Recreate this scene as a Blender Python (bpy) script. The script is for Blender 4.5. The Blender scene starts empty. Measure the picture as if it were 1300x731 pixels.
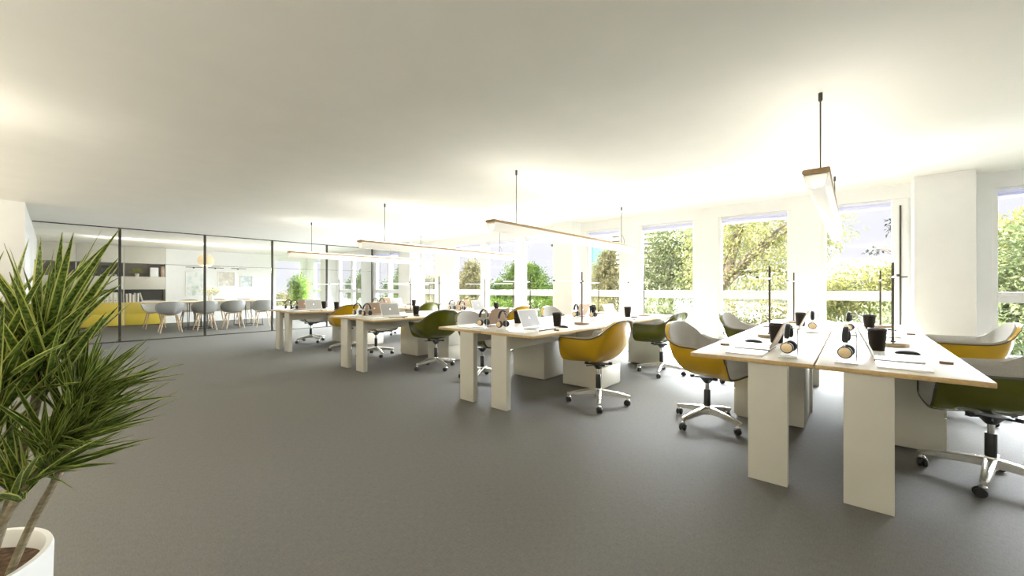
import bpy, bmesh, math, random
from mathutils import Vector, Matrix, noise
random.seed(7)
PI = math.pi
R = math.radians
scene = bpy.context.scene
C = scene.collection

# ------------------------------------------------------------------ materials
def new_mat(name):
    m = bpy.data.materials.new(name)
    m.use_nodes = True
    nt = m.node_tree
    b = nt.nodes['Principled BSDF']
    return m, nt, b

def coords(nt, scale=(1, 1, 1), rot=(0, 0, 0)):
    tc = nt.nodes.new('ShaderNodeTexCoord')
    mp = nt.nodes.new('ShaderNodeMapping')
    mp.inputs['Scale'].default_value = scale
    mp.inputs['Rotation'].default_value = rot
    nt.links.new(tc.outputs['Object'], mp.inputs['Vector'])
    return mp.outputs['Vector']

def ramp(nt, fac, stops):
    r = nt.nodes.new('ShaderNodeValToRGB')
    els = r.color_ramp.elements
    while len(els) < len(stops):
        els.new(0.5)
    for e, (p, c) in zip(els, stops):
        e.position = p
        e.color = (*c, 1)
    nt.links.new(fac, r.inputs['Fac'])
    return r.outputs['Color']

def noise_mat(name, c1, c2, scale=20, rough=0.5, metal=0.0, stretch=(1, 1, 1), bump=0.0, coat=0.0, spec=None, lo=0.35, hi=0.65, detail=4):
    m, nt, b = new_mat(name)
    n = nt.nodes.new('ShaderNodeTexNoise')
    n.inputs['Scale'].default_value = scale
    n.inputs['Detail'].default_value = detail
    nt.links.new(coords(nt, stretch), n.inputs['Vector'])
    col = ramp(nt, n.outputs['Fac'], [(lo, c1), (hi, c2)])
    nt.links.new(col, b.inputs['Base Color'])
    b.inputs['Roughness'].default_value = rough
    b.inputs['Metallic'].default_value = metal
    b.inputs['Coat Weight'].default_value = coat
    if spec is not None:
        b.inputs['Specular IOR Level'].default_value = spec
    if bump:
        bp = nt.nodes.new('ShaderNodeBump')
        bp.inputs['Strength'].default_value = bump
        bp.inputs['Distance'].default_value = 0.002
        nt.links.new(n.outputs['Fac'], bp.inputs['Height'])
        nt.links.new(bp.outputs['Normal'], b.inputs['Normal'])
    return m

def tint(c, k):
    return tuple(min(1, x * k) for x in c)

def plain(name, c, rough=0.5, metal=0.0, var=0.04, **kw):
    return noise_mat(name, tint(c, 1 - var), tint(c, 1 + var), rough=rough, metal=metal, **kw)

M = {}
M['wall'] = plain('white_wall_paint', (0.86, 0.86, 0.85), 0.85, scale=6, var=0.01)
M['ceiling'] = plain('ceiling_paint', (0.80, 0.78, 0.71), 0.9, scale=3, var=0.012)
M['white'] = plain('white_laminate', (0.60, 0.58, 0.51), 0.42, scale=8, var=0.012)
M['frame'] = plain('white_window_frame', (0.88, 0.88, 0.87), 0.4, scale=8, var=0.01)
M['blind'] = plain('pale_lavender_blind', (0.70, 0.70, 0.82), 0.8, scale=60, var=0.02)
M['black'] = plain('black_plastic', (0.012, 0.012, 0.012), 0.42, scale=30, var=0.2)
M['blackmetal'] = plain('black_metal', (0.02, 0.02, 0.02), 0.45, metal=0.3, scale=30, var=0.2)
M['darkpost'] = plain('dark_grey_metal', (0.075, 0.07, 0.062), 0.45, metal=0.5, scale=30, var=0.1)
M['chrome'] = plain('chrome', (0.78, 0.78, 0.77), 0.16, metal=1.0, scale=20, var=0.03)
M['alu'] = plain('polished_aluminium', (0.86, 0.85, 0.82), 0.26, metal=0.85, scale=40, var=0.03)
M['mustard'] = plain('mustard_shell', (0.54, 0.325, 0.006), 0.27, scale=5, var=0.04, coat=0.1)
M['olive'] = plain('olive_shell', (0.088, 0.092, 0.004), 0.25, scale=5, var=0.05, coat=0.1)
M['pad'] = noise_mat('grey_upholstery', (0.37, 0.36, 0.335), (0.45, 0.435, 0.40), scale=240, rough=0.95, bump=0.25)
M['piping'] = plain('grey_piping', (0.06, 0.057, 0.052), 0.5, scale=40, var=0.08)
M['brownlid'] = plain('rose_brown_metal', (0.36, 0.265, 0.20), 0.38, metal=0.45, scale=60, var=0.03)
M['silver'] = plain('silver_metal', (0.70, 0.69, 0.67), 0.32, metal=0.7, scale=60, var=0.02)
M['keys'] = plain('pale_grey_keys', (0.55, 0.55, 0.54), 0.5, scale=60, var=0.05)
M['logo'] = plain('pale_logo', (0.9, 0.88, 0.84), 0.3, scale=10, var=0.01)
M['cup'] = plain('dark_brown_cup', (0.014, 0.008, 0.005), 0.55, spec=0.2, scale=30, var=0.15)
M['cuplid'] = plain('brown_lid', (0.032, 0.022, 0.017), 0.5, spec=0.25, scale=30, var=0.1)
M['gold'] = plain('champagne_metal', (0.78, 0.62, 0.38), 0.4, metal=0.55, scale=80, var=0.03)
M['bronze'] = plain('bronze_metal', (0.12, 0.103, 0.082), 0.36, metal=0.7, scale=30, var=0.1)
M['bronzebase'] = plain('brushed_bronze', (0.36, 0.275, 0.18), 0.34, metal=0.6, scale=30, var=0.08, stretch=(1, 1, 12))
M['paper'] = plain('white_paper', (0.86, 0.85, 0.81), 0.7, scale=20, var=0.01)
M['brownwood'] = noise_mat('walnut', (0.13, 0.07, 0.04), (0.24, 0.14, 0.08), scale=12, rough=0.5, stretch=(1, 14, 14))
M['soil'] = noise_mat('soil', (0.05, 0.028, 0.015), (0.15, 0.09, 0.05), scale=60, rough=1, bump=1.0)
M['ceramic'] = plain('white_ceramic', (0.80, 0.80, 0.78), 0.3, scale=8, var=0.015)
M['greyshell'] = plain('grey_polypropylene', (0.36, 0.36, 0.345), 0.5, scale=40, var=0.02)
M['yellowdrawer'] = plain('mustard_drawer_front', (0.58, 0.44, 0.045), 0.45, scale=8, var=0.02)
M['niche'] = plain('taupe_niche', (0.24, 0.215, 0.19), 0.7, scale=8, var=0.03)
M['nichedark'] = plain('dark_niche', (0.085, 0.085, 0.075), 0.7, scale=8, var=0.05)
M['ivory'] = plain('ivory_card', (0.76, 0.73, 0.64), 0.7, scale=30, var=0.03)
M['shade'] = noise_mat('beige_woven_shade', (0.62, 0.55, 0.42), (0.78, 0.72, 0.58), scale=40, rough=0.8, stretch=(1, 1, 6))
M['petal'] = plain('cream_petals', (0.9, 0.88, 0.76), 0.7, scale=30, var=0.05)
M['turquoise'] = plain('turquoise_render', (0.07, 0.26, 0.215), 0.8, scale=4, var=0.05)
M['bark'] = noise_mat('bark', (0.07, 0.052, 0.036), (0.22, 0.17, 0.12), scale=14, rough=0.95, stretch=(1, 1, 0.25), bump=0.6)
M['cane'] = noise_mat('plant_cane', (0.22, 0.18, 0.115), (0.36, 0.31, 0.21), scale=30, rough=0.85, stretch=(1, 1, 4), bump=0.4)
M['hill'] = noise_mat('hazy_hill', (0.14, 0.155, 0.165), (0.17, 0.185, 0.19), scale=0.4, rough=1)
M['grass'] = noise_mat('grass', (0.03, 0.05, 0.012), (0.06, 0.085, 0.025), scale=3, rough=1)

def wood(name, c1, c2, axis='y', rough=0.42, coat=0.0):
    st = {'x': (0.6, 9, 9), 'y': (9, 0.6, 9), 'z': (9, 9, 0.6)}[axis]
    return noise_mat(name, c1, c2, scale=5, rough=rough, stretch=st, lo=0.3, hi=0.7, detail=8, coat=coat)
M['oaktop'] = wood('pale_oak_top', (0.66, 0.605, 0.51), (0.71, 0.66, 0.565), 'y', 0.5)
M['oaktop'].node_tree.nodes['Principled BSDF'].inputs['Specular IOR Level'].default_value = 0.3
M['oakedge'] = wood('oak_edge', (0.48, 0.32, 0.135), (0.61, 0.44, 0.215), 'y', 0.5)
M['oaklamp'] = wood('oak_lamp', (0.34, 0.21, 0.09), (0.47, 0.31, 0.15), 'y', 0.5)
M['oakleg'] = wood('oak_leg', (0.52, 0.37, 0.21), (0.66, 0.49, 0.30), 'z', 0.5)
M['oaktable'] = wood('oak_table', (0.62, 0.50, 0.34), (0.74, 0.62, 0.45), 'y', 0.4)

def translucent(m, fac):
    nt = m.node_tree; b = nt.nodes['Principled BSDF']
    tl = nt.nodes.new('ShaderNodeBsdfTranslucent'); mix = nt.nodes.new('ShaderNodeMixShader'); mix.inputs['Fac'].default_value = fac
    nt.links.new(b.inputs['Base Color'].links[0].from_socket, tl.inputs['Color'])
    nt.links.new(b.outputs[0], mix.inputs[1]); nt.links.new(tl.outputs[0], mix.inputs[2])
    nt.links.new(mix.outputs[0], nt.nodes['Material Output'].inputs['Surface'])
translucent(M['blind'], 0.3)
translucent(M['shade'], 0.3)

# carpet: woven grey loop with light and dark yarns
def carpet():
    m, nt, b = new_mat('grey_carpet')
    v = coords(nt, (1, 1, 1))
    n1 = nt.nodes.new('ShaderNodeTexNoise'); n1.inputs['Scale'].default_value = 190; n1.inputs['Detail'].default_value = 3
    nt.links.new(v, n1.inputs['Vector'])
    n2 = nt.nodes.new('ShaderNodeTexNoise'); n2.inputs['Scale'].default_value = 26; n2.inputs['Detail'].default_value = 4
    nt.links.new(coords(nt, (1, 7, 1)), n2.inputs['Vector'])
    n3 = nt.nodes.new('ShaderNodeTexNoise'); n3.inputs['Scale'].default_value = 26; n3.inputs['Detail'].default_value = 4
    nt.links.new(coords(nt, (7, 1, 1)), n3.inputs['Vector'])
    a1 = nt.nodes.new('ShaderNodeMath'); a1.operation = 'ADD'
    nt.links.new(n2.outputs['Fac'], a1.inputs[0]); nt.links.new(n3.outputs['Fac'], a1.inputs[1])
    a2 = nt.nodes.new('ShaderNodeMath'); a2.operation = 'ADD'
    nt.links.new(a1.outputs[0], a2.inputs[0]); nt.links.new(n1.outputs['Fac'], a2.inputs[1])
    a3 = nt.nodes.new('ShaderNodeMath'); a3.operation = 'DIVIDE'; a3.inputs[1].default_value = 3
    nt.links.new(a2.outputs[0], a3.inputs[0])
    col = ramp(nt, a3.outputs[0], [(0.36, (0.108, 0.104, 0.093)), (0.64, (0.164, 0.159, 0.144))])
    nt.links.new(col, b.inputs['Base Color'])
    b.inputs['Roughness'].default_value = 0.74
    b.inputs['Specular IOR Level'].default_value = 0.42
    bp = nt.nodes.new('ShaderNodeBump'); bp.inputs['Strength'].default_value = 0.35; bp.inputs['Distance'].default_value = 0.003
    nt.links.new(a3.outputs[0], bp.inputs['Height']); nt.links.new(bp.outputs['Normal'], b.inputs['Normal'])
    return m
M['carpet'] = carpet()

def thin_glass(name, gloss=0.06, tintc=(1, 1, 1)):
    m = bpy.data.materials.new(name); m.use_nodes = True
    nt = m.node_tree; nt.nodes.clear()
    out = nt.nodes.new('ShaderNodeOutputMaterial')
    mix = nt.nodes.new('ShaderNodeMixShader')
    tr = nt.nodes.new('ShaderNodeBsdfTransparent'); tr.inputs['Color'].default_value = (*tintc, 1)
    gl = nt.nodes.new('ShaderNodeBsdfGlossy'); gl.inputs['Roughness'].default_value = 0.02
    fr = nt.nodes.new('ShaderNodeLayerWeight'); fr.inputs['Blend'].default_value = 0.25
    mu = nt.nodes.new('ShaderNodeMath'); mu.operation = 'MULTIPLY_ADD'
    mu.inputs[1].default_value = 0.22; mu.inputs[2].default_value = gloss * 0.4
    nt.links.new(fr.outputs['Fresnel'], mu.inputs[0])
    nt.links.new(mu.outputs[0], mix.inputs['Fac'])
    nt.links.new(tr.outputs[0], mix.inputs[1]); nt.links.new(gl.outputs[0], mix.inputs[2])
    nt.links.new(mix.outputs[0], out.inputs['Surface'])
    return m
M['glass'] = thin_glass('window_glass', 0.05)
M['partglass'] = thin_glass('partition_glass', 0.05, (0.985, 0.99, 0.985))
M['acrylic'] = thin_glass('clear_acrylic', 0.25, (0.93, 0.93, 0.92))

def emissive(name, c, s, base=(0.8, 0.8, 0.78)):
    m, nt, b = new_mat(name)
    b.inputs['Base Color'].default_value = (*base, 1)
    b.inputs['Emission Color'].default_value = (*c, 1)
    b.inputs['Emission Strength'].default_value = s
    b.inputs['Roughness'].default_value = 0.4
    return m
M['diffuser'] = emissive('opal_diffuser', (1, 0.95, 0.86), 0.25, (0.78, 0.75, 0.69))
M['display'] = emissive('grey_display', (0.80, 0.77, 0.72), 0.10, (0.27, 0.26, 0.24))
M['displaylogo'] = emissive('display_logo', (1, 1, 0.98), 0.9)
M['topfill'] = emissive('fill_strip', (1, 0.95, 0.86), 9.0)  # glow of the added fill strip above the pendants
M['lightbar'] = emissive('white_light_bar', (1, 0.98, 0.94), 1.0, (0.9, 0.9, 0.88))

def leaf_mat(name, c1, c2, c3, scale=3.0, trans=0.06, spec=0.02):
    """foliage: colour varies leaf to leaf by position noise, with light passing through the blades"""
    m, nt, b = new_mat(name)
    n = nt.nodes.new('ShaderNodeTexNoise'); n.inputs['Scale'].default_value = scale; n.inputs['Detail'].default_value = 6
    nt.links.new(coords(nt), n.inputs['Vector'])
    col = ramp(nt, n.outputs['Fac'], [(0.32, c1), (0.5, c2), (0.68, c3)])
    nt.links.new(col, b.inputs['Base Color'])
    b.inputs['Roughness'].default_value = 0.6
    b.inputs['Specular IOR Level'].default_value = spec
    tl = nt.nodes.new('ShaderNodeBsdfTranslucent')
    nt.links.new(col, tl.inputs['Color'])
    mix = nt.nodes.new('ShaderNodeMixShader'); mix.inputs['Fac'].default_value = trans
    nt.links.new(b.outputs[0], mix.inputs[1]); nt.links.new(tl.outputs[0], mix.inputs[2])
    nt.links.new(mix.outputs[0], nt.nodes['Material Output'].inputs['Surface'])
    return m
M['leaf_yellow'] = leaf_mat('yellow_green_leaves', (0.167, 0.185, 0.065), (0.308, 0.312, 0.121), (0.461, 0.432, 0.231))
M['leaf_mid'] = leaf_mat('mid_green_leaves', (0.084, 0.117, 0.051), (0.190, 0.229, 0.109), (0.335, 0.363, 0.231))
M['leaf_fresh'] = leaf_mat('fresh_green_leaves', (0.039, 0.080, 0.011), (0.099, 0.163, 0.029), (0.199, 0.259, 0.067))
M['leaf_olive'] = leaf_mat('olive_leaves', (0.117, 0.117, 0.056), (0.233, 0.218, 0.111), (0.364, 0.334, 0.185))
M['leaf_dark'] = leaf_mat('dark_leaves', (0.012, 0.016, 0.008), (0.03, 0.04, 0.015), (0.06, 0.07, 0.03))
M['leaf_indoor'] = leaf_mat('indoor_tree_leaves', (0.16, 0.28, 0.05), (0.32, 0.46, 0.10), (0.50, 0.62, 0.18), 6, 0.3)
M['leaf_small'] = leaf_mat('small_plant_leaves', (0.26, 0.27, 0.04), (0.44, 0.43, 0.10), (0.56, 0.54, 0.18), 20, 0.3)

def blade_mat(name, dark, light, margin, band=9.0):
    """sword-shaped leaf: dark cross bands on green, with a pale yellow margin along both edges (UV: x across, y along)"""
    m, nt, b = new_mat(name)
    tc = nt.nodes.new('ShaderNodeTexCoord')
    sep = nt.nodes.new('ShaderNodeSeparateXYZ'); nt.links.new(tc.outputs['UV'], sep.inputs[0])
    n = nt.nodes.new('ShaderNodeTexNoise'); n.inputs['Scale'].default_value = 1.0; n.inputs['Detail'].default_value = 5
    mp = nt.nodes.new('ShaderNodeMapping'); mp.inputs['Scale'].default_value = (2.5, band * 3, 1)
    nt.links.new(tc.outputs['UV'], mp.inputs['Vector']); nt.links.new(mp.outputs[0], n.inputs['Vector'])
    col = ramp(nt, n.outputs['Fac'], [(0.40, dark), (0.62, light)])
    ab = nt.nodes.new('ShaderNodeMath'); ab.operation = 'SUBTRACT'; ab.inputs[1].default_value = 0.5
    nt.links.new(sep.outputs['X'], ab.inputs[0])
    ab2 = nt.nodes.new('ShaderNodeMath'); ab2.operation = 'ABSOLUTE'; nt.links.new(ab.outputs[0], ab2.inputs[0])
    gt = nt.nodes.new('ShaderNodeMath'); gt.operation = 'GREATER_THAN'; gt.inputs[1].default_value = 0.36
    nt.links.new(ab2.outputs[0], gt.inputs[0])
    mx = nt.nodes.new('ShaderNodeMix'); mx.data_type = 'RGBA'
    nt.links.new(gt.outputs[0], mx.inputs[0]); nt.links.new(col, mx.inputs[6])
    mx.inputs[7].default_value = (*margin, 1)
    nt.links.new(mx.outputs[2], b.inputs['Base Color'])
    b.inputs['Roughness'].default_value = 0.38
    tl = nt.nodes.new('ShaderNodeBsdfTranslucent'); nt.links.new(mx.outputs[2], tl.inputs['Color'])
    ms = nt.nodes.new('ShaderNodeMixShader'); ms.inputs['Fac'].default_value = 0.25
    nt.links.new(b.outputs[0], ms.inputs[1]); nt.links.new(tl.outputs[0], ms.inputs[2])
    nt.links.new(ms.outputs[0], nt.nodes['Material Output'].inputs['Surface'])
    return m
M['blade'] = blade_mat('banded_sword_leaves', (0.035, 0.065, 0.012), (0.20, 0.29, 0.045), (0.60, 0.62, 0.18))
M['blade_fine'] = blade_mat('fine_sword_leaves', (0.035, 0.07, 0.012), (0.15, 0.22, 0.035), (0.46, 0.50, 0.13), 4)

def art_mat(name, c1, c2, c3, scale, st=(1, 1, 1)):
    m, nt, b = new_mat(name)
    n = nt.nodes.new('ShaderNodeTexNoise'); n.inputs['Scale'].default_value = scale; n.inputs['Detail'].default_value = 3
    n.inputs['Distortion'].default_value = 1.2
    nt.links.new(coords(nt, st), n.inputs['Vector'])
    nt.links.new(ramp(nt, n.outputs['Fac'], [(0.35, c1), (0.5, c2), (0.66, c3)]), b.inputs['Base Color'])
    b.inputs['Roughness'].default_value = 0.6
    return m
M['art_blue'] = art_mat('pale_blue_print', (0.62, 0.70, 0.68), (0.80, 0.82, 0.78), (0.50, 0.58, 0.52), 2.6)
M['art_sand'] = art_mat('sand_print', (0.78, 0.75, 0.68), (0.62, 0.58, 0.50), (0.84, 0.82, 0.76), 3.0)
M['art_grey'] = art_mat('grey_print', (0.74, 0.78, 0.80), (0.48, 0.54, 0.56), (0.84, 0.85, 0.85), 4.0)

# ------------------------------------------------------------------ mesh builder
class MB:
    def __init__(self):
        self.bm = bmesh.new()
        self.uv = None
    def box(self, x0, x1, y0, y1, z0, z1, bev=0.0, mat=0, mtx=None):
        vs = [self.bm.verts.new(p) for p in ((x0,y0,z0),(x1,y0,z0),(x1,y1,z0),(x0,y1,z0),(x0,y0,z1),(x1,y0,z1),(x1,y1,z1),(x0,y1,z1))]
        fs = [self.bm.faces.new([vs[i] for i in f]) for f in ((3,2,1,0),(4,5,6,7),(0,1,5,4),(1,2,6,5),(2,3,7,6),(3,0,4,7))]
        for f in fs: f.material_index = mat
        if bev > 0:
            es = {e for f in fs for e in f.edges}
            r = bmesh.ops.bevel(self.bm, geom=list(es), offset=bev, segments=2, profile=0.5, affect='EDGES', clamp_overlap=True)
            vs = list({v for f in r['faces'] for v in f.verts} | {v for v in vs if v.is_valid})
            for f in {f for v in vs for f in v.link_faces}: f.material_index = mat
        if mtx is not None:
            for v in vs: v.co = mtx @ v.co
        return vs
    def lathe(self, prof, seg=24, o=(0, 0, 0), mtx=None, mat=0, cap=True):
        rings = []
        allv = []
        for r, z in prof:
            if r < 1e-6:
                v = self.bm.verts.new((o[0], o[1], o[2] + z)); rings.append([v]); allv.append(v)
            else:
                ring = [self.bm.verts.new((o[0] + r*math.cos(2*PI*i/seg), o[1] + r*math.sin(2*PI*i/seg), o[2] + z)) for i in range(seg)]
                rings.append(ring); allv += ring
        def face(vs):
            try:
                f = self.bm.faces.new(vs); f.material_index = mat
            except ValueError: pass
        for a, b in zip(rings, rings[1:]):
            for i in range(seg):
                j = (i+1) % seg
                if len(a) == 1 and len(b) == 1: continue
                if len(a) == 1: face([a[0], b[j], b[i]])
                elif len(b) == 1: face([a[i], a[j], b[0]])
                else: face([a[i], a[j], b[j], b[i]])
        if cap:
            if len(rings[0]) > 1: face(list(reversed(rings[0])))
            if len(rings[-1]) > 1: face(rings[-1])
        if mtx is not None:
            for v in allv: v.co = mtx @ v.co
        return allv
    def cyl(self, p0, p1, r0, r1=None, seg=16, mat=0):
        r1 = r0 if r1 is None else r1
        p0 = Vector(p0); p1 = Vector(p1); d = p1 - p0
        q = d.to_track_quat('Z', 'Y').to_matrix().to_4x4()
        return self.lathe([(r0, 0), (r1, d.length)], seg, mtx=Matrix.Translation(p0) @ q, mat=mat)
    def tube(self, pts, r, seg=8, closed=False, mat=0, radii=None):
        pts = [Vector(p) for p in pts]; n = len(pts); rings = []
        up = None
        for i, p in enumerate(pts):
            if closed: t = pts[(i+1) % n] - pts[i-1]
            else: t = pts[min(i+1, n-1)] - pts[max(i-1, 0)]
            t.normalize()
            if up is None:
                up = Vector((0, 0, 1)) if abs(t.z) < 0.9 else Vector((1, 0, 0))
            up = (up - t * up.dot(t))
            if up.length < 1e-6: up = t.orthogonal()
            up.normalize()
            s = t.cross(up)
            rr = radii[i] if radii else r
            rings.append([self.bm.verts.new(p + (up*math.cos(2*PI*k/seg) + s*math.sin(2*PI*k/seg)) * rr) for k in range(seg)])
        m = n if closed else n-1
        for i in range(m):
            a, b = rings[i], rings[(i+1) % n]
            for k in range(seg):
                l = (k+1) % seg
                f = self.bm.faces.new([a[k], a[l], b[l], b[k]]); f.material_index = mat
        if not closed:
            f = self.bm.faces.new(list(reversed(rings[0]))); f.material_index = mat
            f = self.bm.faces.new(rings[-1]); f.material_index = mat
    def grid(self, rows, closed_u=False, mat=0, flip=False):
        vs = [[self.bm.verts.new(p) for p in row] for row in rows]
        for a, b in zip(vs, vs[1:]):
            n = len(a)
            for i in range(n if closed_u else n-1):
                j = (i+1) % n
                q = [a[i], a[j], b[j], b[i]]
                if flip: q.reverse()
                f = self.bm.faces.new(q); f.material_index = mat
        return vs
    def prism(self, outline, z0, z1, mat=0, mtx=None):
        a = [self.bm.verts.new((x, y, z0)) for x, y in outline]
        b = [self.bm.verts.new((x, y, z1)) for x, y in outline]
        n = len(a)
        fs = [self.bm.faces.new(list(reversed(a))), self.bm.faces.new(b)]
        for i in range(n):
            j = (i+1) % n
            fs.append(self.bm.faces.new([a[i], a[j], b[j], b[i]]))
        for f in fs: f.material_index = mat
        if mtx is not None:
            for v in a+b: v.co = mtx @ v.co
    def sphere(self, c, r, seg=16, sc=(1, 1, 1), mat=0):
        n = max(6, seg//2)
        prof = [(r*math.sin(PI*i/n)*1.0, -r*math.cos(PI*i/n)) for i in range(n+1)]
        self.lathe([(a if a > 1e-5 else 0, b) for a, b in prof], seg, mtx=Matrix.Translation(c) @ Matrix.Diagonal((*sc, 1)), mat=mat, cap=False)
    def build(self, name, mats, parent=None, smooth=35, loc=None, normals=True):
        if normals: bmesh.ops.recalc_face_normals(self.bm, faces=self.bm.faces[:])
        me = bpy.data.meshes.new(name)
        self.bm.to_mesh(me); self.bm.free()
        for m in (mats if isinstance(mats, (list, tuple)) else [mats]):
            me.materials.append(M[m] if isinstance(m, str) else m)
        o = bpy.data.objects.new(name, me); C.objects.link(o)
        if parent is not None: o.parent = parent
        if loc is not None: o.location = loc
        if smooth:
            me.shade_smooth()
            try: me.set_sharp_from_angle(angle=R(smooth))
            except Exception: pass
        return o

def tag(o, label, cat, group=None, kind=None):
    o['label'] = label; o['category'] = cat
    if group: o['group'] = group
    if kind: o['kind'] = kind
    return o
def thing(name, loc=(0, 0, 0), rz=0.0):
    o = bpy.data.objects.new(name, None); C.objects.link(o)
    o.empty_display_size = 0.1
    o.location = loc; o.rotation_euler = (0, 0, rz)
    return o
def copy_tree(o, parent=None):
    c = o.copy(); C.objects.link(c)
    if parent is not None: c.parent = parent
    for ch in list(o.children): copy_tree(ch, c)
    return c
class Proto:
    """builds a thing once; later placements are copies of it and of each of its parts"""
    def __init__(self, make): self.make = make; self.first = None
    def place(self, loc, rz, label, cat, group=None):
        if self.first is None: o = self.first = self.make()
        else: o = copy_tree(self.first)
        o.location = loc; o.rotation_euler = (0, 0, rz)
        for k in ('label', 'category', 'group'):
            if k in o: del o[k]
        return tag(o, label, cat, group)
def struct(o):
    o['kind'] = 'structure'; return o

def catmull(pts, per=6, closed=False):
    pts = [Vector(p) for p in pts]; n = len(pts); out = []
    rng = range(n) if closed else range(n-1)
    for i in rng:
        if closed: p0, p1, p2, p3 = pts[i-1], pts[i], pts[(i+1) % n], pts[(i+2) % n]
        else: p0, p1, p2, p3 = pts[max(i-1, 0)], pts[i], pts[i+1], pts[min(i+2, n-1)]
        for k in range(per):
            t = k/per
            out.append(0.5*((2*p1) + (p2-p0)*t + (2*p0-5*p1+4*p2-p3)*t*t + (3*p1-p0-3*p2+p3)*t**3))
    if not closed: out.append(pts[-1])
    return out

# ------------------------------------------------------------------ room
H = 2.512          # ceiling
YW = 7.05          # inner face of the window wall
XB = -17.6         # back wall of the meeting room
XR = 5.6; YBACK = -4.6
XL = -9.65; YL = -0.28   # white block left of the glass room
b = MB(); b.box(XB-0.3, XR+0.3, YBACK-0.3, YW+0.3, -0.25, 0); struct(b.build('floor', 'carpet', smooth=0))
b = MB(); b.box(XB-0.3, XR+0.3, YBACK-0.3, YW+0.3, H, H+0.3); struct(b.build('ceiling', 'ceiling', smooth=0))
b = MB(); b.box(XB-0.3, XL, YBACK-0.3, YL, 0, H); struct(b.build('wall_left', 'wall', smooth=0))
b = MB(); b.box(XL, XR+0.3, YBACK-0.3, YBACK, 0, H); struct(b.build('wall_rear', 'wall', smooth=0))
b = MB(); b.box(XR, XR+0.3, YBACK, YW+0.3, 0, H); struct(b.build('wall_right', 'wall', smooth=0))

# window openings (x range of glass) along the window wall
SILL, TR0, TR1, HEAD = 0.42, 1.02, 1.145, 2.315
WIN = [(4.02, 4.90), (2.58, 3.44), (1.25, 2.12), (-0.294, 0.372), (-1.622, -0.743), (-2.947, -2.065), (-4.054, -3.393),
       (-5.722, -4.93), (-6.914, -6.022), (-8.077, -7.162), (-9.60, -9.0), (-11.336, -10.802), (-12.13, -11.372),
       (-13.692, -13.106), (-14.744, -13.836), (-16.955, -16.363)]
FR = 0.05
ops = sorted((a-FR, c+FR) for a, c in WIN)
ops = [(a, c + (0.20 if abs(a+0.344) < 0.01 else 0)) for a, c in ops]
b = MB()
xs = XB-0.3
for a, c in ops:
    b.box(xs, a, YW, YW+0.16, SILL-FR, HEAD+0.02)
    xs = c
b.box(xs, XR+0.3, YW, YW+0.16, SILL-FR, HEAD+0.02)
b.box(XB-0.3, XR+0.3, YW, YW+0.16, 0, SILL-FR)
b.box(XB-0.3, XR+0.3, YW, YW+0.16, HEAD+0.02, H)
struct(b.build('wall_front', 'wall', smooth=0))

def make_window(n, x0, x1, extra=0.0):
    Y0, Y1 = YW+0.02, YW+0.11
    root = thing('window_%d' % n, ((x0+x1)/2, YW, 0)); struct(root)
    w = (x1-x0)/2
    b = MB()
    e = FR
    ztop = HEAD+0.02
    b.box(-w-e, -w, 0.02, 0.11, SILL-FR, ztop, 0.004)
    b.box(w, w+e+extra, 0.02, 0.11, SILL-FR, ztop, 0.004)
    b.box(-w-0.004, w+0.004, 0.024, 0.108, SILL-FR, SILL, 0.004)
    b.box(-w-0.004, w+0.004, 0.01, 0.108, TR0, TR1, 0.006)
    b.box(-w-0.004, w+0.004, -0.004, 0.05, TR1-0.055, TR1-0.035, 0.003)
    b.box(-w-0.004, w+0.004, 0.05, 0.108, HEAD-0.012, ztop, 0.003)
    b.build('window_frame', 'frame', root)
    b = MB()
    b.box(-w, w, 0.068, 0.072, SILL, TR0)
    b.box(-w, w, 0.068, 0.072, TR1, HEAD-0.01)
    b.build('window_pane', 'glass', root, smooth=0)
    b = MB(); b.cyl((-w+0.004, 0.045, 2.272), (w-0.004, 0.045, 2.272), 0.026, seg=14)
    b.box(-w+0.004, w-0.004, 0.043, 0.047, 2.212, 2.272)
    b.build('roller_blind', 'blind', root)
    if extra:
        b = MB(); b.box(w+0.068, w+0.086, 0.004, 0.022, 0.72, 2.245)
        b.build('window_gap_strip', 'darkpost', root, smooth=0)  # dark strip stands in for the ajar sash's gap and its dark reflection
        b = MB(); b.cyl((w+0.077, 0.0, 1.33), (w+0.077, -0.03, 1.33), 0.012, seg=12)
        b.box(w+0.068, w+0.14, -0.042, -0.03, 1.322, 1.338, 0.003)
        b.build('window_handle', 'darkpost', root)
    # sill board
    b = MB(); b.box(-w-0.07, w+0.07+extra, -0.05, 0.03, SILL-FR-0.03, SILL-FR, 0.005)
    b.build('window_sill', 'frame', root)
for i, (a, c) in enumerate(WIN):
    make_window(i+1, a, c, 0.20 if i == 3 else 0.0)

for x0, x1 in ((0.54, 1.03), (-4.66, -4.21), (-10.13, -9.66), (-15.4, -14.95)):
    b = MB(); b.box(x0, x1, 6.70, YW, 0, H, 0.004); struct(b.build('column', 'wall', smooth=0))
for x0, x1 in ((XB, -15.4), (-14.95, -12.23), (-12.17, -10.13), (-9.66, -4.66), (-4.21, 0.54), (1.03, XR)):
    b = MB(); b.box(x0, x1, YW-0.014, YW, 0, 0.07, 0.003); struct(b.build('baseboard_front', 'frame', smooth=0))
b = MB(); b.box(XL, XL+0.014, YBACK, YL, 0, 0.07, 0.003); struct(b.build('baseboard_left', 'frame', smooth=0))

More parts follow.
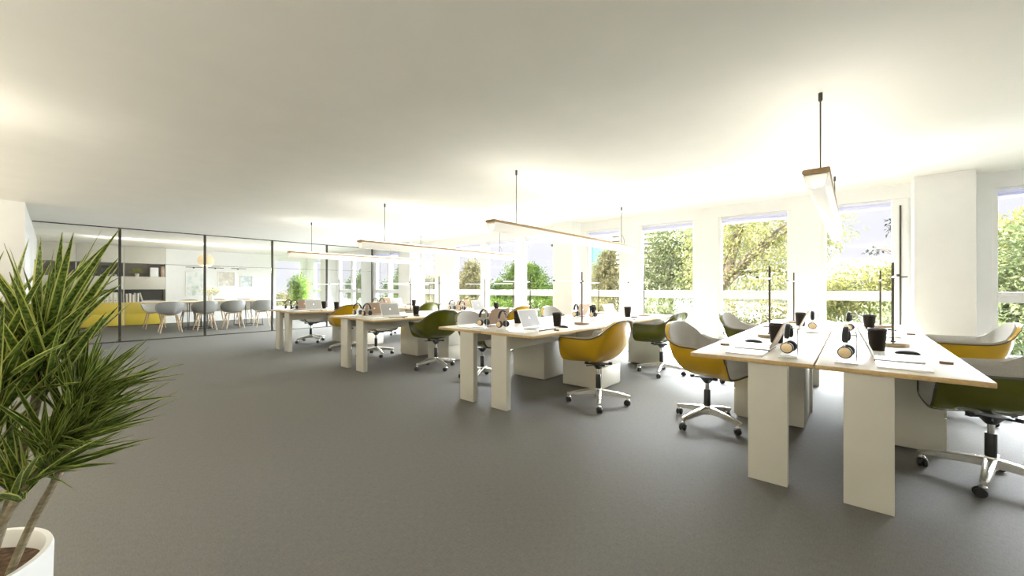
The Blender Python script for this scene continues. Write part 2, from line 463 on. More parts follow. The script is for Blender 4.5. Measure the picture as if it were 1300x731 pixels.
# back wall of the meeting room with its own window near the corner
BW = (5.865, 6.80)
b = MB()
b.box(XB-0.3, XB, YL, BW[0]-FR, 0, H)
b.box(XB-0.3, XB, BW[1]+FR, YW, 0, H)
b.box(XB-0.3, XB, BW[0]-FR, BW[1]+FR, 0, 0.40)
b.box(XB-0.3, XB, BW[0]-FR, BW[1]+FR, HEAD+0.02, H)
struct(b.build('wall_back', 'wall', smooth=0))
root = thing('window_%d' % (len(WIN)+1), (XB, (BW[0]+BW[1])/2, 0)); struct(root)
w = (BW[1]-BW[0])/2
b = MB()
b.box(-0.11, -0.02, -w-FR, -w, 0.4, HEAD+0.02, 0.004); b.box(-0.11, -0.02, w, w+FR, 0.4, HEAD+0.02, 0.004)
b.box(-0.108, -0.024, -w, w, 0.4, 0.45, 0.004); b.box(-0.108, -0.024, -w, w, HEAD-0.03, HEAD+0.02, 0.004)
b.build('window_frame', 'frame', root)
b = MB(); b.box(-0.072, -0.068, -w, w, 0.45, HEAD-0.03); b.build('window_pane', 'glass', root, smooth=0)

# glass partition of the meeting room
XP = -12.2
PY = [YL+0.015, 0.96, 2.465, 3.97, 5.47, 6.975]
part = thing('wall_glass', (XP, 0, 0)); struct(part)
for y in PY[1:]:
    b = MB(); b.box(-0.028, 0.028, y-0.022, y+0.022, 0, H, 0.003); b.build('partition_post', 'darkpost', part)
b = MB(); b.box(-0.02, 0.02, PY[0], PY[-1], H-0.018, H-0.001); b.build('head_rail', 'darkpost', part, smooth=0)
b = MB(); b.box(-0.02, 0.02, PY[0], PY[-1], 0.001, 0.02); b.build('floor_rail', 'darkpost', part, smooth=0)
for y0, y1 in zip(PY, PY[1:]):
    b = MB()
    b.box(-0.005, 0.005, y0+0.024, y1-0.024, 0.022, 1.737); b.box(-0.005, 0.005, y0+0.024, y1-0.024, 1.745, H-0.02)
    b.build('glass_pane', 'partglass', part, smooth=0)
    b = MB(); b.box(-0.006, 0.006, y0+0.024, y1-0.024, 1.7375, 1.7445)
    b.build('joint_strip', 'piping', part, smooth=0)

# ------------------------------------------------------------------ desks
DY0, DL, DW = 2.838, 1.85, 0.672     # bench start, desk length, desk depth
ZT = 0.7527
GX = [-0.172, -2.872, -5.572, -8.272]
BN = ['the nearest bench', 'the second nearest bench', 'the third nearest bench', 'the farthest bench']
def make_desk(s):
    """local origin: seam between the two desk rows, at the aisle end; s = +1 right row, -1 left row"""
    root = thing('office_desk')
    X = lambda a, c: (min(s*a, s*c), max(s*a, s*c))
    b = MB()
    x0, x1 = X(0.004, DW)
    b.box(x0, x1, 0.0, DL-0.003, ZT-0.026, ZT, 0.003)
    b.bm.faces.ensure_lookup_table()
    for f in b.bm.faces:
        f.normal_update(); f.material_index = 0 if abs(f.normal.z) > 0.7 else 1
    b.build('tabletop', ['oaktop', 'oakedge'], root)
    b = MB(); x0, x1 = X(0.128, 0.333); b.box(x0, x1, 0.022, 0.086, 0, ZT-0.0265, 0.0025); b.build('leg', 'white', root)
    b = MB(); x0, x1 = X(0.303, 0.331); b.box(x0, x1, 0.0865, 1.289, 0.592, ZT-0.0265, 0.002); b.build('apron', 'white', root)
    ped = MB(); x0, x1 = X(0.143, 0.655); ped.box(x0, x1, 1.29, 1.775, 0.012, ZT-0.0265, 0.003); ped = ped.build('pedestal', 'white', root)
    for z0, z1 in ((0.03, 0.262), (0.268, 0.50), (0.506, 0.715)):
        b = MB(); x0, x1 = X(0.6555, 0.671); b.box(x0, x1, 1.294, 1.771, z0, z1, 0.002); b.build('drawer', 'white', ped)
    return root
PD = {1: Proto(lambda: make_desk(1)), -1: Proto(lambda: make_desk(-1))}

# ------------------------------------------------------------------ tub armchair on castors
RIM = [(0.288, 0.0, 0.442), (0.288, 0.12, 0.445), (0.286, 0.215, 0.458), (0.282, 0.262, 0.500), (0.276, 0.290, 0.580), (0.264, 0.308, 0.660),
       (0.235, 0.317, 0.692), (0.12, 0.322, 0.694), (0.00, 0.323, 0.696), (-0.10, 0.317, 0.703), (-0.175, 0.292, 0.735), (-0.232, 0.240, 0.800), (-0.274, 0.130, 0.864), (-0.287, 0.0, 0.878)]
def rim_loop(rim, per=4):
    half = [Vector(p) for p in rim]
    full = half + [Vector((p.x, -p.y, p.z)) for p in reversed(half[1:-1])]
    return catmull(full, per, True)
def bowl(rim, zc=0.452, cx=0.03, rings=14, p=0.62, backlean=0.0):
    c = Vector((cx, 0, zc)); rows = []
    for k in range(rings+1):
        a = (k/rings) * PI/2
        g = math.sin(a)**p if k else 0.0
        hh = (1-math.cos(a))
        row = []
        for q in rim:
            x = c.x + (q.x-c.x)*g; y = q.y*g
            z = zc + (q.z-zc)*hh
            row.append(Vector((x, y, z)))
        rows.append(row)
    return rows
def offset_rows(rows, d):
    n = len(rows[0]); out = []
    for k, row in enumerate(rows):
        nr = []
        for i, p in enumerate(row):
            if k == 0: nr.append(p + Vector((0, 0, d))); continue
            du = row[(i+1) % n] - row[i-1]
            dv = rows[min(k+1, len(rows)-1)][i] - rows[max(k-1, 1)][i] if k > 1 else rows[k+1][i] - rows[0][i]
            nn = du.cross(dv)
            nn = nn.normalized() if nn.length > 1e-9 else Vector((0, 0, 1))
            if k <= 2 and nn.z < 0: nn = -nn
            inw = Vector((0.03 - p.x, -p.y, 0.75 - p.z))
            if nn.dot(inw) < 0: nn = -nn
            nr.append(p + nn*d)
        out.append(nr)
    return out
def skin(b, A, B_):
    """closed sheet between two row sets"""
    va = b.grid(A[1:], True); vb = b.grid(B_[1:], True)
    ca = b.bm.verts.new(A[0][0]); cb = b.bm.verts.new(B_[0][0])
    n = len(va[0])
    for i in range(n):
        j = (i+1) % n
        b.bm.faces.new([ca, va[0][i], va[0][j]]); b.bm.faces.new([cb, vb[0][j], vb[0][i]])
        b.bm.faces.new([va[-1][i], vb[-1][i], vb[-1][j], va[-1][j]])

def make_tub(color):
    root = thing('office_armchair')
    rim = rim_loop(RIM)
    rows = bowl(rim, zc=0.434, p=0.74)
    def lip(q, d, dz):      # the shell rolls outward along arms and back
        o_ = Vector((q.x-0.03, q.y, 0)); o_.normalize()
        k = min(1.0, max(0.0, (q.z-0.60)/0.12)); k2 = 0.45 + 0.55*min(1.0, max(0.0, (q.z-0.70)/0.15))
        return q + o_*d*k*k2 + Vector((0, 0, dz*k))
    rows.append([lip(q, 0.012, 0.0035) for q in rim]); rows.append([lip(q, 0.026, 0.0)for q in rim])
    mid = offset_rows(rows, 0.007)
    b = MB(); skin(b, rows, mid); b.build('shell', color, root, smooth=50)
    i0 = offset_rows(rows, 0.0078); i1 = offset_rows(rows, 0.016)
    i0 = i0[:-1] + [[p.lerp(q, 0.15) for p, q in zip(i0[-1], i0[-2])]]; i1 = i1[:-1] + [[p.lerp(q, 0.2) for p, q in zip(i1[-1], i1[-2])]]
    b = MB(); skin(b, i0, i1); b.build('seat_pad', 'pad', root, smooth=50)
    b = MB(); b.tube([p.lerp(q, 0.5) + Vector((0, 0, 0.002)) for p, q in zip(rows[-1], i1[-1])], 0.0055, 8, True); b.build('piping', 'piping', root)
    # black spider under the shell
    b = MB()
    b.lathe([(0.024, 0.362), (0.055, 0.400), (0.080, 0.4185)], 16); b.cyl((0.0, 0.03, 0.407), (0.03, 0.17, 0.412), 0.005, seg=8)
    for a in (35, 145, 215, 325):
        q = Matrix.Rotation(R(a), 4, 'Z')
        b.box(0.03, 0.135, -0.016, 0.016, 0.406, 0.419, 0.003, mtx=q)
        b.lathe([(0.020, 0.410), (0.020, 0.431)], 12, mtx=q @ Matrix.Translation((0.12, 0, 0)))
    b.build('seat_support', 'black', root)
    b = MB(); b.lathe([(0.0165, 0.12), (0.0165, 0.39)], 16); b.build('gas_lift', 'chrome', root)
    b = MB(); b.lathe([(0.026, 0.165), (0.0265, 0.17), (0.0265, 0.30), (0.024, 0.306)], 20); b.build('column_cover', 'black', root)
    base = MB()
    base.lathe([(0.02, 0.085), (0.032, 0.09), (0.034, 0.15), (0.028, 0.164)], 20)
    for k in range(4):
        q = Matrix.Rotation(k*PI/2, 4, 'Z')
        rows2 = []
        for t, w_, zb, zt in ((0.02, 0.027, 0.098, 0.158), (0.10, 0.0245, 0.095, 0.148), (0.20, 0.023, 0.084, 0.131), (0.295, 0.019, 0.076, 0.108), (0.316, 0.011, 0.080, 0.102)):
            rows2.append([q @ Vector(p) for p in ((t, -w_, zb+0.006), (t, -w_*0.55, zb), (t, w_*0.55, zb), (t, w_, zb+0.006), (t, w_, zt-0.007), (t, w_*0.5, zt), (t, -w_*0.5, zt), (t, -w_, zt-0.007))])
        vs = base.grid(rows2, True)
        base.bm.faces.new(vs[0]); base.bm.faces.new(list(reversed(vs[-1])))
    base = base.build('star_base', 'alu', root)
    for k in range(4):
        q = Matrix.Rotation(k*PI/2, 4, 'Z') @ Matrix.Translation((0.298, 0, 0)) @ Matrix.Rotation(R((40, -70, 110, 200)[k]), 4, 'Z')
        ca = MB()
        for s in (-1, 1):
            ca.lathe([(0.012, -0.011), (0.024, -0.010), (0.0285, -0.004), (0.0285, 0.004), (0.024, 0.010), (0.012, 0.011)], 18,
                     mtx=q @ Matrix.Translation((-0.018, s*0.0135, 0.0285)) @ Matrix.Rotation(PI/2, 4, 'X'))
        ca = ca.build('castor', 'black', base)
        b = MB()
        b.lathe([(0.008, 0.056), (0.008, 0.088)], 12, mtx=q)
        b.lathe([(0.016, 0.052), (0.019, 0.060), (0.012, 0.070)], 14, mtx=q @ Matrix.Translation((-0.006, 0, 0)))
        b.build('castor_hood', 'chrome', ca)
    return root
PC = {'mustard': Proto(lambda: make_tub('mustard')), 'olive': Proto(lambda: make_tub('olive'))}

# ------------------------------------------------------------------ things on a desk
def rounded(w, h, r, n=5):
    pts = []
    for cx, cy, a0 in ((w/2-r, h/2-r, 0), (-w/2+r, h/2-r, 90), (-w/2+r, -h/2+r, 180), (w/2-r, -h/2+r, 270)):
        for k in range(n+1):
            a = R(a0 + 90*k/n); pts.append((cx + r*math.cos(a), cy + r*math.sin(a)))
    return pts
APPLE = [(0.0, 0.30), (0.12, 0.36), (0.27, 0.36), (0.38, 0.28), (0.31, 0.16), (0.29, 0.03), (0.34, -0.10), (0.42, -0.18), (0.36, -0.34), (0.26, -0.46), (0.15, -0.49), (0.05, -0.45), (-0.05, -0.45), (-0.16, -0.49),
         (-0.27, -0.44), (-0.36, -0.30), (-0.42, -0.10), (-0.42, 0.10), (-0.36, 0.26), (-0.25, 0.35), (-0.12, 0.36)]
STALK = [(0.0, 0.40), (0.03, 0.52), (0.14, 0.62), (0.13, 0.50), (0.06, 0.42)]
def make_laptop(lidmat):
    """hinge along local y at x = 0, keyboard towards +x"""
    root = thing('laptop')
    b = MB(); b.prism(rounded(0.215, 0.305, 0.012), 0.0095, 0.0175, mtx=Matrix.Translation((0.1085, 0, 0)))
    base = b.build('keyboard_base', 'silver', root)
    b = MB(); b.prism(rounded(0.211, 0.301, 0.012), 0.0, 0.0098, mtx=Matrix.Translation((0.1085, 0, 0))); b.build('underside_shade', 'brownwood', base)  # dark brown slab put in for the shadow under the laptop
    b = MB()
    for r_ in range(5):
        for c_ in range(13):
            b.box(0.025+r_*0.0195, 0.041+r_*0.0195, -0.127+c_*0.0196, -0.111+c_*0.0196, 0.0172, 0.0187)
    b.build('keys', 'keys', base, smooth=0)
    b = MB(); b.prism(rounded(0.065, 0.10, 0.006), 0.017, 0.0181, mtx=Matrix.Translation((0.172, 0, 0))); b.build('trackpad', 'keys', base)
    q = Matrix.Translation((0.002, 0, 0.019)) @ Matrix.Rotation(R(-24), 4, 'Y')
    # lid in local (y across, z up); slightly behind the hinge
    T = q @ Matrix.Rotation(PI/2, 4, 'Y') @ Matrix.Rotation(PI, 4, 'Z')
    # T maps local prism x -> up along lid, y -> across, z -> lid normal
    b = MB(); b.prism(rounded(0.200, 0.305, 0.012), -0.003, 0.003, mtx=q @ Matrix.Translation((0, 0, 0.102)) @ Matrix.Rotation(PI/2, 4, 'Y'))
    lid = b.build('lid', lidmat, root)
    b = MB(); b.prism(rounded(0.184, 0.291, 0.004), 0.0028, 0.0036, mtx=q @ Matrix.Translation((0, 0, 0.102)) @ Matrix.Rotation(PI/2, 4, 'Y'))
    b.build('display', 'display', lid, smooth=0)
    def logo(zoff, flip, mt):
        g = MB()
        q2 = q @ Matrix.Translation((zoff, 0, 0.105)) @ Matrix.Rotation(PI/2, 4, 'Y')
        sc = 0.030
        for poly in (APPLE, STALK):
            g.prism([(-v*sc, flip*u*sc) for u, v in poly], -0.0003, 0.0003, mtx=q2)
        g.build('logo', mt, lid, smooth=0)
    logo(-0.0034, -1, 'logo'); logo(0.0040, 1, 'displaylogo')
    return root
PL = {'silver': Proto(lambda: make_laptop('silver')), 'brown': Proto(lambda: make_laptop('brownlid'))}

def make_cup():
    root = thing('coffee_cup')
    b = MB(); b.lathe([(0.0, 0.003), (0.040, 0.0), (0.0415, 0.004), (0.0525, 0.140), (0.0525, 0.142), (0.0, 0.142)], 28, cap=False)
    b.build('cup_body', 'cup', root)
    b = MB(); b.lathe([(0.0528, 0.138), (0.0545, 0.140), (0.0545, 0.147), (0.0515, 0.150), (0.0505, 0.155), (0.047, 0.155), (0.046, 0.150), (0.0, 0.150)], 28, cap=False)
    b.build('lid', 'cuplid', root)
    return root
PCUP = Proto(make_cup)

def make_lamp():
    root = thing('desk_lamp')
    b = MB(); b.lathe([(0.088, 0), (0.092, 0.003), (0.092, 0.026), (0.088, 0.029), (0.012, 0.029)], 40); b.build('lamp_base', 'bronzebase', root)
    b = MB(); b.lathe([(0.0085, 0.028), (0.0085, 0.628), (0.006, 0.631)], 14)
    b.lathe([(0.018, 0.029), (0.018, 0.036), (0.010, 0.042)], 16)
    b.build('pole', 'bronze', root)
    arm = MB(); arm.box(-0.009, 0.009, -0.56, -0.012, 0.514, 0.524, 0.003); arm = arm.build('light_bar', 'lightbar', root)
    b = MB(); b.box(-0.011, 0.011, -0.578, -0.558, 0.511, 0.527, 0.003); b.build('end_cap', 'bronze', arm)
    b = MB(); b.cyl((0, 0.016, 0.519), (0, -0.02, 0.519), 0.014, seg=16); b.build('joint', 'bronze', arm)
    return root
PLAMP = Proto(make_lamp)

def make_phones():
    """headband in the local y-z plane, ear cups at -y and +y"""
    root = thing('headphones')
    zc = 0.068
    arch = [(0, -0.066*math.cos(t), 0.098 + 0.107*math.sin(t)) for t in [PI*i/24 for i in range(25)]]
    b = MB(); b.tube([(0, -0.062, zc+0.02)] + arch + [(0, 0.062, zc+0.02)], 0.0032, 8); b.build('headband', 'chrome', root)
    b = MB()
    rows = []
    for i in range(2, 23):
        t = PI*i/24
        wv = 0.0155 if 2 < i < 22 else 0.010
        c = Vector((0, -0.066*math.cos(t), 0.098+0.107*math.sin(t))); nrm = Vector((0, -math.cos(t), math.sin(t)))
        rows.append([c + Vector((wv*math.cos(a), 0, 0)) + nrm*(0.009*math.sin(a)) for a in [2*PI*k/10 for k in range(10)]])
    vs = b.grid(rows, True); b.bm.faces.new(vs[0]); b.bm.faces.new(list(reversed(vs[-1])))
    b.build('headband_pad', 'black', root)
    for s in (-1, 1):
        q = Matrix.Translation((0, s*0.043, zc)) @ Matrix.Rotation(-s*PI/2, 4, 'X') @ Matrix.Diagonal((0.84, 0.84, 1, 1))
        b = MB(); b.lathe([(0.0, 0.006), (0.036, 0.004), (0.041, 0.008), (0.042, 0.016), (0.040, 0.023), (0.0, 0.023)], 28, mtx=q, cap=False)
        cup = b.build('ear_cup', 'black', root)
        b = MB(); b.lathe([(0.034, 0.0225), (0.034, 0.0255), (0.032, 0.0265), (0.0, 0.0275)], 28, mtx=q, cap=False); b.build('cap', 'gold', cup)
        b = MB(); b.lathe([(0.0, -0.008), (0.020, -0.010), (0.036, -0.009), (0.040, -0.002), (0.037, 0.0045), (0.0, 0.0045)], 28, mtx=q, cap=False); b.build('cushion', 'black', cup)
    return root
PPH = Proto(make_phones)
def make_stand():
    """bent clear sheet: foot, upright and hook, under the headband"""
    root = thing('headphone_stand')
    b = MB(); b.box(-0.052, 0.052, -0.045, 0.045, 0, 0.005, 0.001); b.build('foot_plate', 'ceramic', root)
    b = MB(); b.box(-0.046, 0.046, -0.040, 0.040, 0.0135, 0.017, 0.001)
    for x in (-0.04, 0.04):
        b.cyl((x, 0, 0.005), (x, 0, 0.0136), 0.004, seg=8)
    b.build('tray_plate', 'ceramic', root)
    b = MB()
    b.tube(catmull([(0.045, 0, 0.016), (0.045, 0, 0.06), (0.045, 0, 0.17), (0.040, 0, 0.183), (0.02, 0, 0.1875), (-0.012, 0, 0.1875)], 5), 0.0026, 8)
    b.build('hook', 'chrome', root)
    return root
PST = Proto(make_stand)
def make_notepad():
    root = thing('notepad')
    b = MB(); b.prism(rounded(0.212, 0.235, 0.004), 0, 0.0085); b.build('page_block', 'paper', root, smooth=30)
    b = MB(); b.prism(rounded(0.215, 0.238, 0.005), 0.0085, 0.010); b.build('cover', 'frame', root, smooth=30)
    return root
PNP = Proto(make_notepad)
def make_mouse():
    root = thing('computer_mouse')
    b = MB(); prof = []
    rows = []
    for k in range(9):
        a = PI/2*k/8
        rows.append([Vector((0.031*math.cos(a)**0.7*math.cos(t), 0.062*math.cos(a)**0.8*math.sin(t), 0.002+0.022*math.sin(a))) for t in [2*PI*i/24 for i in range(24)]])
    vs = b.grid(rows, True); b.bm.faces.new(list(reversed(vs[0])))
    b.build('mouse_body', 'black', root, smooth=60)
    b = MB(); b.prism([(0.026*math.cos(2*PI*i/20), 0.055*math.sin(2*PI*i/20)) for i in range(20)], 0, 0.0021); b.build('sole', 'piping', root)
    return root
PMO = Proto(make_mouse)
def make_block():
    b = MB(); b.prism(rounded(0.056, 0.020, 0.004), 0, 0.014)
    o = b.build('wooden_pen_rest', 'brownwood'); return o
PBL = Proto(make_block)

SEAT_COL = {0: ('olive', 'mustard', 'mustard', 'olive'), 1: ('mustard', 'olive', 'olive', 'mustard'), 2: ('olive', 'mustard', 'mustard', 'olive'), 3: ('mustard', 'olive', 'olive', 'mustard')}
# chair spots: (bench, seat): x offset from the seam, y, facing, turn of the star base
for g in range(4):
    for seat, (s, n) in enumerate(((1, 0), (1, 1), (-1, 0), (-1, 1))):
        side = 'right' if s > 0 else 'left'
        end = 'aisle-end' if n == 0 else 'window-end'
        where = '%s %s desk of %s' % (end, side, BN[g])
        y0 = DY0 + n*1.87
        cx = GX[g]
        P_ = lambda dx, dy, dz=0.0: (cx + s*dx, y0 + dy, ZT + dz)
        hidden_small = g >= 2 and n == 1
        far_left_hidden = g == 3 and n == 1
        PD[s].place((cx, y0, 0), 0, 'white desk with pale oak top, the %s' % where, 'desk', 'desks of the four benches')
        j = lambda a: random.uniform(-a, a)
        rz = 0 if s > 0 else PI
        PL['silver' if s > 0 else 'brown'].place(P_(0.262, 0.515, 0.0003), rz + j(0.02),
            ('open laptop with grey screen on the %s' if s > 0 else 'brown-lidded open laptop on the %s') % where, 'laptop', 'laptops on the benches')
        PST.place(P_(0.138, 0.185, 0.0002), 0 if s > 0 else 0, 'white headphone stand on the %s' % where, 'headphone stand', 'headphone stands on the benches')
        PPH.place(P_(0.138, 0.185, 0.0001), j(0.12), 'black and gold headphones on the %s' % where, 'headphones', 'headphones on the benches')
        PNP.place(P_(0.375, 0.222, 0.0002), j(0.03), 'white notepad beside the laptop on the %s' % where, 'notepad', 'notepads on the benches')
        PCUP.place(P_(0.295, 0.94, 0.0002), j(1.0), 'dark brown coffee cup on the %s' % where, 'cup', 'coffee cups on the benches')
        PMO.place(P_(0.44, 0.85, 0.0002), R(90) + j(0.2), 'black computer mouse on the %s' % where, 'computer mouse', 'mice on the benches')
        PLAMP.place(P_(0.395, 1.32, 0.0002), j(0.02), 'slim bronze desk lamp on the %s' % where, 'desk lamp', 'desk lamps on the benches')
        PBL.place(P_(0.575, 0.52, 0.0002), j(0.2), 'small brown wooden block on the %s' % where, 'pen rest', 'wooden blocks on the benches')

CH = {  # (bench, seat): dx, y, facing deg, base deg
    (0, 0): (0.805, 3.74, 182, 76), (0, 1): (0.965, 5.56, 181, 20), (0, 2): (-0.80, 3.74, -10, -22), (0, 3): (-0.80, 5.60, -6, 30),
    (1, 0): (0.885, 3.66, 176, 29), (1, 1): (0.85, 5.52, 174, 12), (1, 2): (-0.80, 3.66, 4, 30), (1, 3): (-0.82, 5.56, 0, 10),
    (2, 0): (0.87, 3.72, 167, -10), (2, 1): (0.86, 5.52, 172, 25), (2, 2): (-0.80, 3.72, 10, -12), (2, 3): (-0.82, 5.56, 0, 15),
    (3, 0): (0.86, 3.72, 168, -15), (3, 1): (0.88, 5.50, 178, 30), (3, 2): (-0.80, 3.72, 6, 8), (3, 3): (-0.80, 5.56, 0, 0)}
for (g, seat), (dx, y, rz, br) in CH.items():
    col = SEAT_COL[g][seat]
    cname = 'mustard yellow' if col == 'mustard' else 'olive green'
    end = 'aisle-end' if seat % 2 == 0 else 'window-end'; side = 'right' if seat < 2 else 'left'
    o = PC[col].place((GX[g]+dx, y, 0), R(rz), '%s tub chair at the %s %s desk of %s' % (cname, end, side, BN[g]), 'office chair', 'tub chairs at the benches')
    for ch in o.children:
        if ch.name.startswith('star_base'): ch.rotation_euler = (0, 0, R(br - rz))

# ------------------------------------------------------------------ pendant lights over the benches
def make_pendant():
    root = thing('pendant_light')
    L0, L1 = 0.14, 3.62      # along the bench, from its aisle end
    z1 = 1.905; z0 = z1-0.028
    b = MB(); b.prism(rounded(0.135, 0.028, 0.010), 0, L1-L0, mtx=Matrix.Translation((0, L1, (z0+z1)/2)) @ Matrix.Rotation(PI/2, 4, 'X'))
    b.build('wooden_bar', 'oaklamp', root)
    # opal trough hanging under the bar: two sloping sides, a rounded bottom, hollow ends
    sec = [(-0.062, -0.001), (-0.056, -0.03), (-0.047, -0.07), (-0.036, -0.085), (-0.018, -0.092), (0.018, -0.092), (0.036, -0.085), (0.047, -0.07), (0.056, -0.03), (0.062, -0.001)]
    b = MB()
    out = [[Vector((x, y, z0+z)) for x, z in sec] for y in (L0+0.012, L1-0.012)]
    inn = [[Vector((x*0.93, y, z0+z*0.96)) for x, z in sec] for y in (L0+0.012, L1-0.012)]
    a = b.grid(out); c = b.grid(inn)
    for r_ in (0, 1):
        for i in range(len(sec)-1):
            b.bm.faces.new([a[r_][i], a[r_][i+1], c[r_][i+1], c[r_][i]])
    b.build('diffuser', 'diffuser', root)
    b = MB()
    for x in (-0.022, 0.022):
        b.cyl((x, L0+0.05, z0-0.035), (x, L1-0.05, z0-0.035), 0.011, seg=12)
    b.build('tube_lamp', 'lightbar', root)
    b = MB(); b.box(-0.058, 0.058, L0+0.02, L1-0.02, z0-0.005, z0-0.0005); b.build('added_reflector', 'white', root, smooth=0)  # added white sheet, keeps the oak's orange bounce out of the trough
    b = MB(); b.box(-0.045, 0.045, L0+0.06, L1-0.06, z1-0.002, z1+0.004, 0.001); b.build('fill_strip', 'topfill', root)  # added strip, unseen from below, brightens the ceiling
    for y, v in ((0.565, 0), (3.225, 1)):
        b = MB(); b.cyl((0, y, z1), (0, y, H-0.045), 0.0045, seg=8)
        if v: b.tube(catmull([(0, y, 2.06), (0.02, y+0.02, 2.02), (0.034, y+0.03, 1.96), (0.03, y+0.03, z1)], 5), 0.003, 6)
        cab = b.build('suspension_cable', 'darkpost', root)
        b = MB(); b.lathe([(0.010, H-0.055), (0.0125, H-0.05), (0.0125, H-0.0005)], 14, o=(0, y, 0)); b.build('ceiling_fixing', 'darkpost', cab)
        b = MB(); b.lathe([(0.010, z1), (0.008, z1+0.015)], 12, o=(0, y, 0)); b.build('cable_gland', 'darkpost', cab)
    return root
PP = Proto(make_pendant)
for g in range(4):
    PP.place((GX[g], DY0, 0), 0, 'long oak and opal pendant light hanging over %s' % BN[g], 'pendant light', 'pendant lights over the benches')

# ------------------------------------------------------------------ meeting room
XS = -17.2
def make_bay(y0, y1):
    root = thing('storage_unit', (XS, y0, 0))
    w = y1-y0
    d = XB + 0.002 - XS          # negative: depth towards the back wall
    b = MB()
    t = 0.012
    b.box(d, -0.002, 0, t, 0.02, H-0.004); b.box(d, -0.002, w-t, w, 0.02, H-0.004)
    b.box(d, -0.02, t, w-t, 0.02, 0.74); b.box(d, -0.02, t, w-t, 1.145, 1.55); b.box(d, -0.02, t, w-t, 1.972, H-0.004)
    b.build('carcass', 'white', root, smooth=0)
    b = MB(); b.box(d, d+0.01, t+0.0005, w-t-0.0005, 0.7405, 1.1445); b.build('lower_niche_back', 'nichedark', root, smooth=0)
    b = MB(); b.box(d, d+0.01, t+0.0005, w-t-0.0005, 1.5505, 1.9715); b.build('upper_niche_back', 'niche', root, smooth=0)
    for z0, z1, mt in ((0.022, 0.372, 'yellowdrawer'), (0.378, 0.738, 'yellowdrawer'), (1.142, 1.553, 'white')):
        b = MB(); b.box(-0.0195, 0, t+0.002, w-t-0.002, z0, z1, 0.002)
        dr = b.build('drawer', mt, root)
        b = MB(); b.lathe([(0.007, 0), (0.012, 0.012), (0.012, 0.018), (0.009, 0.021)], 12, mtx=Matrix.Translation((0, w/2, z1-0.05)) @ Matrix.Rotation(PI/2, 4, 'Y'))
        b.build('knob', 'gold' if mt != 'white' else 'alu', dr)
    b = MB(); b.box(-0.0195, 0, t+0.002, w-t-0.002, 1.970, H-0.006, 0.002); b.build('cupboard_door', 'white', root)
    return root
BAY = [(-0.27, 0.443), (0.447, 1.443), (1.447, 2.44)]
for (a, c), nm in zip(BAY, ('half hidden behind the potted plant', 'with white binders on it', 'with small plant and books on it')):
    tag(make_bay(a, c), 'storage unit with yellow drawers, the one %s' % nm, 'storage unit', 'storage units in the meeting room')
XF = XS - 0.03
def simple(name, mb, mt, label, cat, group=None, loc=None, smooth=35):
    o = mb.build(name, mt, loc=loc, smooth=smooth); return tag(o, label, cat, group)
# binders
root0 = None
def make_binder():
    root = thing('binder')
    b = MB(); b.box(-0.26, 0, 0, 0.088, 0, 0.315, 0.004); b.build('cover', 'ivory', root)
    b = MB(); b.box(0, 0.0015, 0.022, 0.066, 0.17, 0.27); b.build('spine_label', 'paper', root, smooth=0)
    b = MB(); b.lathe([(0.012, 0), (0.012, 0.002), (0.008, 0.002)], 14, mtx=Matrix.Translation((0, 0.044, 0.06)) @ Matrix.Rotation(PI/2, 4, 'Y')); b.build('finger_ring', 'darkpost', root)
    return root
PB = Proto(make_binder)
ordn = ['first', 'second', 'third', 'fourth', 'fifth', 'sixth']
for k in range(6):
    PB.place((XF, 0.83 + k*0.0965, 0.7405), 0, 'ivory binder in the dark niche, %s in the row counted from its left' % ordn[k], 'binder', 'binders in the dark niche')
bk = [(0.27, 0.035, 'ivory'), (0.25, 0.03, 'brownwood'), (0.28, 0.04, 'paper'), (0.26, 0.028, 'brownlid'), (0.24, 0.034, 'paper'), (0.29, 0.03, 'ivory'), (0.27, 0.036, 'niche'), (0.28, 0.035, 'paper'), (0.30, 0.03, 'ivory')]
y = 1.50
wd = {'ivory': 'ivory', 'brownwood': 'dark brown', 'paper': 'white', 'brownlid': 'tan', 'niche': 'taupe'}
ord9 = ordn + ['seventh', 'eighth', 'ninth']
for k, (h_, w_, mt) in enumerate(bk):
    root = thing('book', (XF-0.01, y, 0.7405 + (0.02 if k == 8 else 0)))
    b = MB(); b.box(-0.19, -0.0005, 0.003, w_-0.003, 0.004, h_-0.004); b.build('page_block', 'paper', root, smooth=0)
    b = MB(); b.box(-0.2, -0.001, 0, 0.0028, 0, h_); b.box(-0.2, -0.001, w_-0.0028, w_, 0, h_); b.box(-0.003, 0, 0, w_, 0, h_, 0.001); b.build('cover', mt, root, smooth=0)
    if k == 8: root.rotation_euler = (R(14), 0, 0); root.location = (XF-0.01, y+0.075, 0.7405)
    tag(root, '%s book in the dark niche, %s in the row counted from the binders' % (wd[mt], ord9[k]), 'book', 'books in the dark niche')
    y += w_ + 0.004
